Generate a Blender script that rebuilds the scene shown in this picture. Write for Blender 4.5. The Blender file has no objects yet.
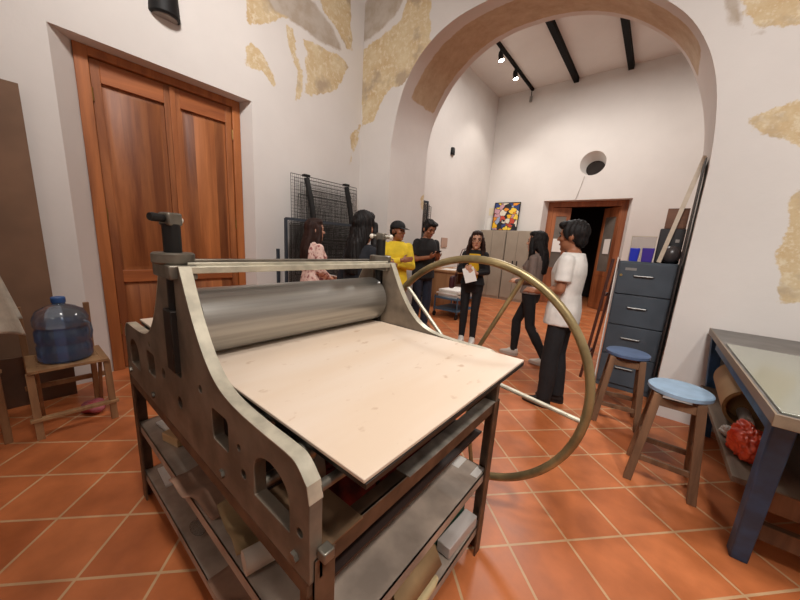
import bpy, bmesh, math, random
from mathutils import Vector, Matrix, Euler, noise
random.seed(7)
PI = math.pi
SC = bpy.context.scene
COL = SC.collection
V = Vector
OFF = {}          # world offset of the root each object hangs from

# ------------------------------------------------------------------ camera model (800x600 photograph)
FPX, CXP, CYP, CAMH = 314.9, 396.5, 308.5, 1.35
YAW, PIT, ROL = [math.radians(a) for a in (38.72, -11.68, 3.5)]
_f = V((-math.sin(YAW), math.cos(YAW), 0)); _r = V((math.cos(YAW), math.sin(YAW), 0)); _u = V((0, 0, 1))
_f2 = math.cos(PIT) * _f + math.sin(PIT) * _u; _u2 = -math.sin(PIT) * _f + math.cos(PIT) * _u
CR = math.cos(ROL) * _r + math.sin(ROL) * _u2; CU = -math.sin(ROL) * _r + math.cos(ROL) * _u2; CF = _f2
CAM = V((0, 0, CAMH))
def on(x, y, ax, v):
    d = CR * ((x - CXP) / FPX) - CU * ((y - CYP) / FPX) + CF
    return CAM + d * ((v - CAM[ax]) / d[ax])

cam_d = bpy.data.cameras.new('camera'); cam = bpy.data.objects.new('camera', cam_d); COL.objects.link(cam)
cam.matrix_world = Matrix(((CR.x, CU.x, -CF.x, CAM.x), (CR.y, CU.y, -CF.y, CAM.y), (CR.z, CU.z, -CF.z, CAM.z), (0, 0, 0, 1)))
cam_d.sensor_width = 36; cam_d.lens = FPX / 800 * 36
cam_d.shift_x = (400 - CXP) / 800; cam_d.shift_y = (CYP - 300) / 800
cam_d.clip_start = .02; cam_d.clip_end = 100
SC.camera = cam

# ------------------------------------------------------------------ materials
def lin(c):
    c = c / 255.0
    return c / 12.92 if c <= .04045 else ((c + .055) / 1.055) ** 2.4
def rgb(c): return (lin(c[0]), lin(c[1]), lin(c[2]), 1)
MATS = {}
def mat(name, col, rough=.6, metal=0, var=0, vscale=6, col2=None, bump=0, bscale=40, stretch=(1, 1, 1), trans=0, coat=0, detail=4, spec=.5, ramp=(.35, .65)):
    if name in MATS: return MATS[name]
    m = bpy.data.materials.new(name); m.use_nodes = True
    nt = m.node_tree; N = nt.nodes; Lk = nt.links
    b = N['Principled BSDF']
    b.inputs['Base Color'].default_value = rgb(col); b.inputs['Roughness'].default_value = rough
    b.inputs['Metallic'].default_value = metal; b.inputs['Transmission Weight'].default_value = trans
    b.inputs['Coat Weight'].default_value = coat; b.inputs['Specular IOR Level'].default_value = spec
    tc = N.new('ShaderNodeTexCoord'); mp = N.new('ShaderNodeMapping'); Lk.new(tc.outputs['Object'], mp.inputs[0])
    mp.inputs['Scale'].default_value = stretch
    if col2 is None and var:
        col2 = tuple(max(0, c * (1 - var)) for c in col)
    if col2 is not None:
        n = N.new('ShaderNodeTexNoise'); n.inputs['Scale'].default_value = vscale; n.inputs['Detail'].default_value = detail
        Lk.new(mp.outputs[0], n.inputs['Vector'])
        r = N.new('ShaderNodeValToRGB'); r.color_ramp.elements[0].position = ramp[0]; r.color_ramp.elements[1].position = ramp[1]
        r.color_ramp.elements[0].color = rgb(col2); r.color_ramp.elements[1].color = rgb(col)
        Lk.new(n.outputs['Fac'], r.inputs[0]); Lk.new(r.outputs[0], b.inputs['Base Color'])
    if bump:
        n2 = N.new('ShaderNodeTexNoise'); n2.inputs['Scale'].default_value = bscale; n2.inputs['Detail'].default_value = 3
        Lk.new(mp.outputs[0], n2.inputs['Vector'])
        bp = N.new('ShaderNodeBump'); bp.inputs['Strength'].default_value = bump; bp.inputs['Distance'].default_value = .01
        Lk.new(n2.outputs['Fac'], bp.inputs['Height']); Lk.new(bp.outputs[0], b.inputs['Normal'])
    MATS[name] = m
    return m
def emis(name, col, s):
    m = mat(name, col); b = m.node_tree.nodes['Principled BSDF']
    b.inputs['Emission Color'].default_value = rgb(col); b.inputs['Emission Strength'].default_value = s
    return m

WALLC = (222, 217, 212)
def plaster(name, stain=False):
    m = bpy.data.materials.new(name); m.use_nodes = True; nt = m.node_tree; N = nt.nodes; Lk = nt.links
    b = N['Principled BSDF']; b.inputs['Roughness'].default_value = .9; b.inputs['Specular IOR Level'].default_value = .2
    g = N.new('ShaderNodeNewGeometry')
    def noise(sc, det=4, rough=.55):
        n = N.new('ShaderNodeTexNoise'); n.inputs['Scale'].default_value = sc; n.inputs['Detail'].default_value = det
        n.inputs['Roughness'].default_value = rough
        Lk.new(g.outputs['Position'], n.inputs['Vector']); return n.outputs['Fac']
    def math_(op, a, c):
        n = N.new('ShaderNodeMath'); n.operation = op
        for i, s in enumerate((a, c)):
            if isinstance(s, (int, float)): n.inputs[i].default_value = s
            else: Lk.new(s, n.inputs[i])
        return n.outputs[0]
    def mix(fac, a, c):
        n = N.new('ShaderNodeMix'); n.data_type = 'RGBA'
        if isinstance(fac, (int, float)): n.inputs[0].default_value = fac
        else: Lk.new(fac, n.inputs[0])
        for i, s in ((6, a), (7, c)):
            if isinstance(s, tuple): n.inputs[i].default_value = s
            else: Lk.new(s, n.inputs[i])
        return n.outputs[2]
    def ramp(f, p0, p1, c0=(0, 0, 0, 1), c1=(1, 1, 1, 1)):
        r = N.new('ShaderNodeValToRGB'); r.color_ramp.elements[0].position = p0; r.color_ramp.elements[1].position = p1
        r.color_ramp.elements[0].color = c0; r.color_ramp.elements[1].color = c1
        Lk.new(f, r.inputs[0]); return r.outputs[0]
    base = mix(ramp(noise(1.3), .35, .7), rgb(WALLC), rgb(tuple(c - 7 for c in WALLC)))
    if stain:
        a = N.new('ShaderNodeAttribute'); a.attribute_name = 'peel'
        tan = mix(ramp(noise(5, 6, .7), .35, .65), rgb((214, 198, 164)), rgb((200, 174, 134)))
        tan = mix(ramp(noise(17, 5, .7), .5, .62), tan, rgb((220, 206, 178)))
        tan = mix(ramp(noise(3, 5), .55, .66), tan, rgb((178, 160, 136)))
        # 'peel' holds a signed distance in metres (+ inside the missing plaster)
        s = math_('ADD', a.outputs['Fac'], math_('MULTIPLY', math_('SUBTRACT', noise(7, 6, .65), .5), .16))
        base = mix(ramp(s, .0, .012), base, tan)
        a2 = N.new('ShaderNodeAttribute'); a2.attribute_name = 'brown'
        s2 = math_('ADD', a2.outputs['Fac'], math_('MULTIPLY', math_('SUBTRACT', noise(9, 6, .65), .5), .06))
        br = mix(ramp(noise(6, 6, .7), .35, .65), rgb((206, 188, 160)), rgb((188, 164, 136)))
        base = mix(ramp(s2, 0, .012), base, br)
        a3 = N.new('ShaderNodeAttribute'); a3.attribute_name = 'grey'
        s3 = math_('ADD', a3.outputs['Fac'], math_('MULTIPLY', math_('SUBTRACT', noise(7, 6, .65), .5), .1))
        base = mix(ramp(s3, 0, .03), base, mix(ramp(noise(6, 5), .4, .6), rgb((176, 162, 146)), rgb((190, 180, 168))))
    Lk.new(base, b.inputs['Base Color'])
    bp = N.new('ShaderNodeBump'); bp.inputs['Strength'].default_value = .12; bp.inputs['Distance'].default_value = .02
    Lk.new(noise(9, 5), bp.inputs['Height']); Lk.new(bp.outputs[0], b.inputs['Normal'])
    MATS[name] = m
    return m

def wood(name, dark, light, axis=2, scale=9, rough=.45, plank=0, coat=0):
    """timber with grain along an axis; plank = width of glued boards (metres) across axis 1"""
    m = bpy.data.materials.new(name); m.use_nodes = True; nt = m.node_tree; N = nt.nodes; Lk = nt.links
    b = N['Principled BSDF']; b.inputs['Roughness'].default_value = rough; b.inputs['Coat Weight'].default_value = coat
    tc = N.new('ShaderNodeTexCoord'); mp = N.new('ShaderNodeMapping'); Lk.new(tc.outputs['Object'], mp.inputs[0])
    s = [1.0, 1.0, 1.0]; s[axis] = .09
    mp.inputs['Scale'].default_value = s
    n = N.new('ShaderNodeTexNoise'); n.inputs['Scale'].default_value = scale; n.inputs['Detail'].default_value = 6; n.inputs['Roughness'].default_value = .6
    n.inputs['Distortion'].default_value = .4
    vec = mp.outputs[0]
    if plank:
        sx = N.new('ShaderNodeSeparateXYZ'); Lk.new(tc.outputs['Object'], sx.inputs[0])
        fl = N.new('ShaderNodeMath'); fl.operation = 'DIVIDE'; fl.inputs[1].default_value = plank; Lk.new(sx.outputs[1], fl.inputs[0])
        f2 = N.new('ShaderNodeMath'); f2.operation = 'FLOOR'; Lk.new(fl.outputs[0], f2.inputs[0])
        wn = N.new('ShaderNodeTexWhiteNoise'); wn.noise_dimensions = '1D'; Lk.new(f2.outputs[0], wn.inputs['W'])
        ad = N.new('ShaderNodeVectorMath'); ad.operation = 'ADD'; Lk.new(mp.outputs[0], ad.inputs[0])
        sc = N.new('ShaderNodeVectorMath'); sc.operation = 'SCALE'; sc.inputs['Scale'].default_value = 7; Lk.new(wn.outputs['Color'], sc.inputs[0])
        Lk.new(sc.outputs[0], ad.inputs[1]); vec = ad.outputs[0]
    Lk.new(vec, n.inputs['Vector'])
    r = N.new('ShaderNodeValToRGB'); r.color_ramp.elements[0].position = .3; r.color_ramp.elements[1].position = .72
    r.color_ramp.elements[0].color = rgb(dark); r.color_ramp.elements[1].color = rgb(light)
    Lk.new(n.outputs['Fac'], r.inputs[0])
    out = r.outputs[0]
    if plank:
        mx = N.new('ShaderNodeMix'); mx.data_type = 'RGBA'; mx.blend_type = 'MULTIPLY'; mx.inputs[0].default_value = .55
        r2 = N.new('ShaderNodeValToRGB'); r2.color_ramp.elements[0].color = (.45, .4, .38, 1); r2.color_ramp.elements[1].color = (1.3, 1.25, 1.2, 1)
        Lk.new(wn.outputs['Value'], r2.inputs[0]); Lk.new(out, mx.inputs[6]); Lk.new(r2.outputs[0], mx.inputs[7]); out = mx.outputs[2]
    Lk.new(out, b.inputs['Base Color'])
    MATS[name] = m
    return m

def floor_mat():
    m = bpy.data.materials.new('terracotta_tile'); m.use_nodes = True; nt = m.node_tree; N = nt.nodes; Lk = nt.links
    b = N['Principled BSDF']
    g = N.new('ShaderNodeNewGeometry')
    a = math.radians(47.0); S = .2985
    mp = N.new('ShaderNodeMapping'); mp.inputs['Rotation'].default_value = (0, 0, -a)
    px, py = .102, 1.765
    u0 = px * math.cos(a) + py * math.sin(a); v0 = -px * math.sin(a) + py * math.cos(a)
    mp.inputs['Location'].default_value = (-(u0 % S) + 40 * S, -(v0 % S) + 40 * S, 0)
    Lk.new(g.outputs['Position'], mp.inputs[0])
    br = N.new('ShaderNodeTexBrick'); br.offset = 0; br.squash = 1
    br.inputs['Scale'].default_value = 1; br.inputs['Brick Width'].default_value = S; br.inputs['Row Height'].default_value = S
    br.inputs['Mortar Size'].default_value = .006; br.inputs['Mortar Smooth'].default_value = .15; br.inputs['Bias'].default_value = 0
    br.inputs['Color1'].default_value = rgb((202, 120, 72)); br.inputs['Color2'].default_value = rgb((182, 102, 58)); br.inputs['Mortar'].default_value = rgb((204, 166, 126))
    Lk.new(mp.outputs[0], br.inputs['Vector'])
    n = N.new('ShaderNodeTexNoise'); n.inputs['Scale'].default_value = 5; n.inputs['Detail'].default_value = 5; Lk.new(g.outputs['Position'], n.inputs['Vector'])
    r = N.new('ShaderNodeValToRGB'); r.color_ramp.elements[0].color = (.72, .68, .64, 1); r.color_ramp.elements[1].color = (1.15, 1.15, 1.15, 1)
    r.color_ramp.elements[0].position = .3; r.color_ramp.elements[1].position = .7
    Lk.new(n.outputs['Fac'], r.inputs[0])
    mx = N.new('ShaderNodeMix'); mx.data_type = 'RGBA'; mx.blend_type = 'MULTIPLY'; mx.inputs[0].default_value = 1
    Lk.new(br.outputs['Color'], mx.inputs[6]); Lk.new(r.outputs[0], mx.inputs[7]); Lk.new(mx.outputs[2], b.inputs['Base Color'])
    r2 = N.new('ShaderNodeValToRGB'); r2.color_ramp.elements[0].color = (.3, .3, .3, 1); r2.color_ramp.elements[1].color = (.5, .5, .5, 1)
    Lk.new(n.outputs['Fac'], r2.inputs[0]); Lk.new(r2.outputs[0], b.inputs['Roughness'])
    bp = N.new('ShaderNodeBump'); bp.inputs['Strength'].default_value = .25; bp.inputs['Distance'].default_value = .004; bp.invert = True
    Lk.new(br.outputs['Fac'], bp.inputs['Height']); Lk.new(bp.outputs[0], b.inputs['Normal'])
    return m

# ------------------------------------------------------------------ mesh builder
class MB:
    def __init__(s): s.v = []; s.f = []
    def add(s, vs, fs):
        o = len(s.v); s.v += [V(p) for p in vs]; s.f += [tuple(i + o for i in f) for f in fs]; return s
    def box(s, c, d, rot=None):
        h = V(d) / 2; c = V(c); R = rot if rot is not None else Matrix.Identity(3)
        vs = [c + R @ V((x * h.x, y * h.y, z * h.z)) for x in (-1, 1) for y in (-1, 1) for z in (-1, 1)]
        return s.add(vs, [(0, 1, 3, 2), (4, 6, 7, 5), (0, 4, 5, 1), (2, 3, 7, 6), (0, 2, 6, 4), (1, 5, 7, 3)])
    def bb(s, a, b):
        a = V(a); b = V(b); return s.box((a + b) / 2, [abs(x) for x in (b - a)])
    def rings(s, R, cap=True, loop=False):
        o = len(s.v); n = len(R[0])
        for r in R: s.v += [V(p) for p in r]
        m = len(R)
        for i in range(m if loop else m - 1):
            for k in range(n):
                a = o + i * n + k; b = o + i * n + (k + 1) % n; j = ((i + 1) % m)
                c = o + j * n + (k + 1) % n; d = o + j * n + k
                s.f.append((a, b, c, d))
        if cap and not loop:
            s.f.append(tuple(o + k for k in range(n))[::-1]); s.f.append(tuple(o + (m - 1) * n + k for k in range(n)))
        return s
    def tube(s, pts, r, n=8, closed=False, flat=1):
        P = [V(p) for p in pts]; m = len(P); rr = r if isinstance(r, (list, tuple)) else [r] * m
        T = []
        for i in range(m):
            if closed: t = P[(i + 1) % m] - P[i - 1]
            else: t = P[min(i + 1, m - 1)] - P[max(i - 1, 0)]
            T.append(t.normalized())
        up = V((0, 0, 1)) if abs(T[0].z) < .9 else V((0, 1, 0))
        x = T[0].cross(up).normalized(); R = []
        for i in range(m):
            x = (x - T[i] * x.dot(T[i])).normalized(); y = T[i].cross(x)
            R.append([P[i] + (x * math.cos(2 * PI * k / n) + y * math.sin(2 * PI * k / n) * flat) * rr[i] for k in range(n)])
        return s.rings(R, True, closed)
    def cap(s, p, q, r0, r1, n=12):
        p = V(p); q = V(q); d = (q - p).normalized()
        pts = []; rr = []
        for a in (85, 60, 30): pts.append(p - d * r0 * math.sin(math.radians(a))); rr.append(r0 * math.cos(math.radians(a)))
        pts += [p, q]; rr += [r0, r1]
        for a in (30, 60, 85): pts.append(q + d * r1 * math.sin(math.radians(a))); rr.append(r1 * math.cos(math.radians(a)))
        return s.tube(pts, rr, n)
    def ell(s, c, r, R=None, n=16, m=10):
        c = V(c); R = R if R is not None else Matrix.Identity(3); rg = []
        for i in range(m + 1):
            t = -PI / 2 + PI * i / m; t = max(-PI / 2 + .04, min(PI / 2 - .04, t))
            rg.append([c + R @ V((r[0] * math.cos(t) * math.cos(2 * PI * k / n), r[1] * math.cos(t) * math.sin(2 * PI * k / n), r[2] * math.sin(t))) for k in range(n)])
        return s.rings(rg)
    def lathe(s, prof, c=(0, 0, 0), n=32, cap=True):
        c = V(c)
        return s.rings([[c + V((r * math.cos(2 * PI * k / n), r * math.sin(2 * PI * k / n), z)) for k in range(n)] for r, z in prof], cap)
    def prism(s, poly, fn, d0, d1):
        """poly 2D list; fn(u, v, d) -> 3D"""
        n = len(poly); o = len(s.v)
        s.v += [V(fn(u, v, d0)) for u, v in poly] + [V(fn(u, v, d1)) for u, v in poly]
        s.f += [tuple(o + i for i in range(n))[::-1], tuple(o + n + i for i in range(n))]
        s.f += [(o + i, o + (i + 1) % n, o + n + (i + 1) % n, o + n + i) for i in range(n)]
        return s
    def sheet(s, nu, nv, fn):
        o = len(s.v)
        for i in range(nu + 1):
            for j in range(nv + 1): s.v.append(V(fn(i / nu, j / nv)))
        for i in range(nu):
            for j in range(nv):
                a = o + i * (nv + 1) + j; s.f.append((a, a + nv + 1, a + nv + 2, a + 1))
        return s
    def build(s, name, m, parent=None, bevel=0, smooth=35, solid=0, local=False, loc=None, subsurf=0):
        me = bpy.data.meshes.new(name)
        off = V((0, 0, 0))
        if not local:
            off = OFF.get(parent, V((0, 0, 0))) if parent else (V(loc) if loc else V((0, 0, 0)))
        me.from_pydata([tuple(p - off) for p in s.v], [], s.f); me.validate(); 
        bm = bmesh.new(); bm.from_mesh(me); bmesh.ops.recalc_face_normals(bm, faces=bm.faces); bm.to_mesh(me); bm.free()
        return finish(name, me, m, parent, bevel, smooth, solid, off, loc, subsurf)
def finish(name, me, m, parent=None, bevel=0, smooth=35, solid=0, off=None, loc=None, subsurf=0):
    me.materials.clear(); me.materials.append(m)
    if smooth:
        for p in me.polygons: p.use_smooth = True
        if smooth < 180: me.set_sharp_from_angle(angle=math.radians(smooth))
    o = bpy.data.objects.new(name, me); COL.objects.link(o)
    if parent: o.parent = parent; OFF[o] = OFF.get(parent, V((0, 0, 0)))
    elif loc is not None: o.location = loc; OFF[o] = V(loc)
    if solid:
        md = o.modifiers.new('thickness', 'SOLIDIFY'); md.thickness = solid; md.offset = 0
    if bevel:
        md = o.modifiers.new('bevel', 'BEVEL'); md.width = bevel; md.segments = 2; md.limit_method = 'ANGLE'; md.angle_limit = math.radians(40)
    if subsurf:
        md = o.modifiers.new('subdivision', 'SUBSURF'); md.levels = subsurf; md.render_levels = subsurf
    return o
def tag(o, label, cat, group=None):
    o['label'] = label; o['category'] = cat
    if group: o['group'] = group
    return o
def struct(o): o['kind'] = 'structure'; return o
def thing(name, label, cat, loc, rz=0, group=None):
    o = bpy.data.objects.new(name, None); COL.objects.link(o); o.location = loc; o.rotation_euler = (0, 0, rz)
    o.empty_display_size = .1
    OFF[o] = V(loc)
    return tag(o, label, cat, group)
def RZ(a): return Matrix.Rotation(a, 3, 'Z')
def RY(a): return Matrix.Rotation(a, 3, 'Y')
def RX(a): return Matrix.Rotation(a, 3, 'X')
def frame_from(d, up=(0, 0, 1)):
    d = V(d).normalized(); x = V(up); y = x.cross(d).normalized(); x = d.cross(y)
    return Matrix((d, y, x)).transposed()

# ------------------------------------------------------------------ dimensions of the place
XL = -3.65; YW = 3.475; YB = 4.34; YF = 9.0; XBL = -4.1; XR = 2.9; XBR = 2.6; YN = -2.6; ZC = 5.4

# materials of the room
M_PL = plaster('plaster'); M_ST = plaster('peeling_plaster', True)
M_FL = floor_mat()
M_DOOR = wood('red_brown_door_timber', (112, 58, 28), (192, 122, 70), 2, 7, .5, .095)
M_DOORH = wood('door_rail_timber', (122, 62, 30), (186, 110, 58), 1, 7, .5)
M_DOORF = wood('door_frame_timber', (128, 70, 34), (190, 116, 62), 2, 8, .5)
M_FARD = wood('far_door_timber', (110, 58, 30), (168, 100, 58), 2, 8, .5)
M_BLACK = mat('black_metal', (20, 19, 19), .6, spec=.3)
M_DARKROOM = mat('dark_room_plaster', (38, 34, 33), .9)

# ------------------------------------------------------------------ floor and ceilings
mb = MB(); mb.bb((XL - .4, YN, -.1), (XR, YF + 3.2, 0)); struct(mb.build('floor', M_FL, smooth=0))
mb = MB(); mb.bb((XL - .4, YN, ZC), (XR, YB - .3, ZC + .1)); struct(mb.build('ceiling', M_PL, smooth=0))
mb = MB(); mb.bb((XBL - .2, YB - .3, ZC), (XBR + .3, YF + .2, ZC + .1)); struct(mb.build('ceiling', M_PL, smooth=0))

# signed distance to polygons (positive inside) for the patches of missing plaster
def sdf(p, polys):
    best = -9
    for P in polys:
        ins = False; dm = 9e9; n = len(P)
        for i in range(n):
            a = P[i]; b = P[(i + 1) % n]
            if (a[1] > p[1]) != (b[1] > p[1]):
                if p[0] < (b[0] - a[0]) * (p[1] - a[1]) / (b[1] - a[1]) + a[0]: ins = not ins
            dx, dy = b[0] - a[0], b[1] - a[1]; L2 = dx * dx + dy * dy or 1e-9
            t = max(0, min(1, ((p[0] - a[0]) * dx + (p[1] - a[1]) * dy) / L2))
            d = math.hypot(p[0] - a[0] - t * dx, p[1] - a[1] - t * dy); dm = min(dm, d)
        best = max(best, dm if ins else -dm)
    return best
def attr(o, name, fn):
    a = o.data.attributes.new(name, 'FLOAT', 'POINT')
    for i, vt in enumerate(o.data.vertices): a.data[i].value = fn(vt.co)

# ------------------------------------------------------------------ left wall with the splayed door recess
DY0, DY1, DZ = .375, 1.86, 2.745      # opening at the wall face
FY0, FY1, XD = .515, 1.80, -3.82      # back of the recess
mb = MB()
ys = [YN]; 
def lin_(a, b, n): return [a + (b - a) * i / n for i in range(n + 1)]
Ys = sorted(set([round(v, 4) for v in lin_(YN, DY0, 30) + lin_(DY0, DY1, 30) + lin_(DY1, YW + .02, 50)]))
Zs = sorted(set([round(v, 4) for v in lin_(0, DZ, 30) + lin_(DZ, ZC, 70)]))
idx = {}
for i, y in enumerate(Ys):
    for j, z in enumerate(Zs): idx[i, j] = len(mb.v); mb.v.append(V((XL, y, z)))
for i in range(len(Ys) - 1):
    for j in range(len(Zs) - 1):
        yc = (Ys[i] + Ys[i + 1]) / 2; zc = (Zs[j] + Zs[j + 1]) / 2
        if DY0 < yc < DY1 and zc < DZ: continue
        mb.f.append((idx[i, j], idx[i + 1, j], idx[i + 1, j + 1], idx[i, j + 1]))
# reveals and soffit of the recess, and the strip of wall round the frame
mb.add([(XL, DY0, 0), (XD, FY0, 0), (XD, FY0, DZ), (XL, DY0, DZ)], [(0, 1, 2, 3)])
mb.add([(XL, DY1, 0), (XD, FY1, 0), (XD, FY1, DZ), (XL, DY1, DZ)], [(0, 3, 2, 1)])
mb.add([(XL, DY0, DZ), (XL, DY1, DZ), (XD, FY1, DZ), (XD, FY0, DZ)], [(0, 1, 2, 3)])
mb.add([(XD - .12, FY0 - .1, 0), (XD - .12, FY1 + .1, 0), (XD - .12, FY1 + .1, DZ + .1), (XD - .12, FY0 - .1, DZ + .1)], [(0, 1, 2, 3)])
wl = struct(mb.build('wall_left', M_ST, smooth=0))
def pxL(P): return [tuple(on(x, y, 0, XL)[1:]) for x, y in P]
PL = [pxL(p) for p in (
    [(247, -12), (247, 25), (262, 24), (283, 20), (300, 22), (309, 18), (306, -12)],
    [(246, 40), (246, 66), (262, 73), (277, 90), (273, 70), (260, 50), (252, 42)],
    [(300, 37), (306, 52), (306, 93), (322, 95), (337, 91), (343, 75), (349, 66), (340, 55), (322, 46)],
    [(285, 22), (289, 52), (297, 72), (294, 101), (302, 99), (304, 80), (299, 60), (293, 28)],
    [(318, -12), (322, 10), (336, 28), (347, 50), (353, 52), (350, -12)],
    [(350, 166), (350, 136), (361, 124), (357, 142)])]
GL = [pxL([(262, -12), (275, 12), (300, 28), (322, 44), (344, 54), (334, 28), (315, 2), (300, -12)])]
attr(wl, 'peel', lambda c: sdf((c.y, c.z), PL) if c.z > 1.9 and c.y > 1.4 else -1)
attr(wl, 'grey', lambda c: sdf((c.y, c.z), GL) if c.z > 1.9 and c.y > 1.4 else -1)
attr(wl, 'brown', lambda c: -1)

# ------------------------------------------------------------------ double door of the left wall
d1 = thing('door_1', 'tall double door of reddish panelled timber in the recess of the left wall', 'door', (XD, 1.16, 0)); struct(d1)
mb = MB()
mb.bb((XD - .06, FY0, 0), (XD + .02, FY0 + .085, DZ)); mb.bb((XD - .06, FY1 - .08, 0), (XD + .02, FY1, DZ)); mb.bb((XD - .06, FY0 + .085, DZ - .07), (XD + .02, FY1 - .08, DZ))
mb.build('door_frame', M_DOORF, d1, .004)
def leaf(y0, y1, parent):
    z0, z1 = .01, DZ - .075
    st = .062
    lf = MB(); lf.bb((XD - .055, y0, z0), (XD - .005, y0 + st, z1)); lf.bb((XD - .055, y1 - st, z0), (XD - .005, y1, z1))
    L = lf.build('door_leaf', M_DOOR, parent, .003)
    r = MB()
    for a, b in ((z0, z0 + .15), (.84, .95), (z1 - .165, z1)): r.bb((XD - .054, y0 + st, a), (XD - .006, y1 - st, b))
    r.build('door_rail', M_DOORH, L, .003)
    for a, b in ((z0 + .15, .84), (.95, z1 - .165)):
        p = MB(); ya, yb = y0 + st, y1 - st; k = .045
        p.add([(XD - .034, ya, a), (XD - .034, yb, a), (XD - .034, yb, b), (XD - .034, ya, b),
               (XD - .034, ya + .02, a + .02), (XD - .034, yb - .02, a + .02), (XD - .034, yb - .02, b - .02), (XD - .034, ya + .02, b - .02),
               (XD - .018, ya + k, a + k), (XD - .018, yb - k, a + k), (XD - .018, yb - k, b - k), (XD - .018, ya + k, b - k),
               (XD - .05, ya, a), (XD - .05, yb, a), (XD - .05, yb, b), (XD - .05, ya, b)],
              [(0, 1, 5, 4), (1, 2, 6, 5), (2, 3, 7, 6), (3, 0, 4, 7), (4, 5, 9, 8), (5, 6, 10, 9), (6, 7, 11, 10), (7, 4, 8, 11), (8, 9, 10, 11), (0, 1, 13, 12), (1, 2, 14, 13), (2, 3, 15, 14), (3, 0, 12, 15), (12, 13, 14, 15)])
        p.build('door_panel', M_DOOR, L)
    return L
ymid = 1.172
LA = leaf(FY0 + .09, ymid - .003, d1); LB = leaf(ymid + .003, FY1 - .085, d1)
mb = MB(); mb.bb((XD - .004, ymid - .022, .02), (XD + .012, ymid + .022, DZ - .08)); mb.build('cover_strip', M_DOORF, LB, .003)
for z in (.35, 1.4, 2.35):
    mb = MB(); mb.tube([(XD + .005, FY0 + .088, z), (XD + .005, FY0 + .088, z + .1)], .009); mb.build('hinge', mat('brass_hinge', (150, 116, 66), .4, .8), LA)
    mb = MB(); mb.tube([(XD + .005, FY1 - .083, z), (XD + .005, FY1 - .083, z + .1)], .009); mb.build('hinge', MATS['brass_hinge'], LB)

# ------------------------------------------------------------------ arch wall
XA0, XA1 = -3.057, .182
prof = [(XA0, 2.62), (-3.03, 2.80), (-2.97, 3.07), (-2.87, 3.33), (-2.70, 3.56), (-2.47, 3.73), (-2.2, 3.83), (-1.9, 3.865), (-1.56, 3.865), (-1.24, 3.82), (-.93, 3.73), (-.64, 3.58), (-.37, 3.38), (-.15, 3.17), (.0, 2.94), (.1, 2.68), (.155, 2.38), (XA1, 2.05)]
profb = [(XA0, 2.62), (-3.045, 2.86), (-2.98, 3.13), (-2.85, 3.37), (-2.67, 3.61), (-2.45, 3.79), (-2.2, 3.92), (-1.9, 3.995), (-1.58, 4.0), (-1.25, 3.965), (-.95, 3.88), (-.66, 3.74), (-.4, 3.55), (-.17, 3.31), (.0, 3.0), (.1, 2.70), (.155, 2.4), (XA1, 2.05)]
def catmull(P, n):
    out = []
    for i in range(len(P) - 1):
        p0 = P[max(i - 1, 0)]; p1 = P[i]; p2 = P[i + 1]; p3 = P[min(i + 2, len(P) - 1)]
        for k in range(n):
            t = k / n
            out.append(tuple(.5 * (2 * p1[j] + (p2[j] - p0[j]) * t + (2 * p0[j] - 5 * p1[j] + 4 * p2[j] - p3[j]) * t * t + (3 * p1[j] - p0[j] - 3 * p2[j] + p3[j]) * t ** 3) for j in (0, 1)))
    out.append(P[-1]); return out
ARC = catmull(prof, 5); ARCB = catmull(profb, 5)
def arch_face(y, x0, x1, mb):
    cols = [(x, 0) for x in lin_(x0, XA0, max(2, int((XA0 - x0) / .05)))][:-1]
    cols.append((XA0, 0)); cols2 = [(x, z) for x, z in (ARC if y < YB else ARCB)]
    right = [(x, 0) for x in lin_(XA1, x1, int((x1 - XA1) / .05))]
    def strip(cs, n):
        o = len(mb.v)
        for x, z in cs:
            for j in range(n + 1): mb.v.append(V((x, y, z + (ZC - z) * j / n)))
        for i in range(len(cs) - 1):
            for j in range(n):
                a = o + i * (n + 1) + j; mb.f.append((a, a + n + 1, a + n + 2, a + 1))
    strip(cols, 100); strip(cols2, 60); strip(right, 100)
mb = MB(); arch_face(YW, XL - .02, XR, mb)
nf = len(mb.v)
arch_face(YB, XBL - .05, XBR + .05, mb)
# intrados
full, fullb = [[(XA0, z) for z in lin_(0, 2.62, 40)][:-1] + A_ + [(XA1, z) for z in lin_(2.05, 0, 40)][1:] for A_ in (ARC, ARCB)]
NI = 20; o = len(mb.v); ni0 = o
for (x, z), (xb, zb) in zip(full, fullb):
    for j in range(NI + 1): f = j / NI; mb.v.append(V((x + (xb - x) * f, YW + (YB - YW) * f, z + (zb - z) * f)))
for i in range(len(full) - 1):
    for j in range(NI):
        a = o + i * (NI + 1) + j; mb.f.append((a, a + NI + 1, a + NI + 2, a + 1))
me_keep = len(mb.v)
wa = struct(mb.build('wall_arch', M_ST, smooth=30))
def pxA(P): return [(on(x, y, 1, YW).x, on(x, y, 1, YW).z) for x, y in P]
PA = [pxA(p) for p in (
    [(353, 58), (360, 98), (363, 126), (374, 122), (381, 104), (390, 88), (399, 88), (406, 80), (417, 63), (431, 45), (431, -12), (412, -12), (400, 20), (384, 34), (366, 48)],
    [(738, -20), (745, 20), (760, 31), (800, 25), (840, 5), (830, -20)],
    [(750, 118), (760, 108), (800, 99), (830, 110), (820, 152), (775, 140), (752, 134)],
    [(793, 190), (830, 186), (830, 302), (779, 302), (778, 280), (783, 240), (789, 215)])]
GA = [pxA([(353, 50), (362, 44), (382, 30), (398, 14), (408, -12), (372, -12), (356, 18)]), pxA([(720, -20), (728, 20), (750, 38), (790, 36), (745, 22), (736, -20)])]
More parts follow.
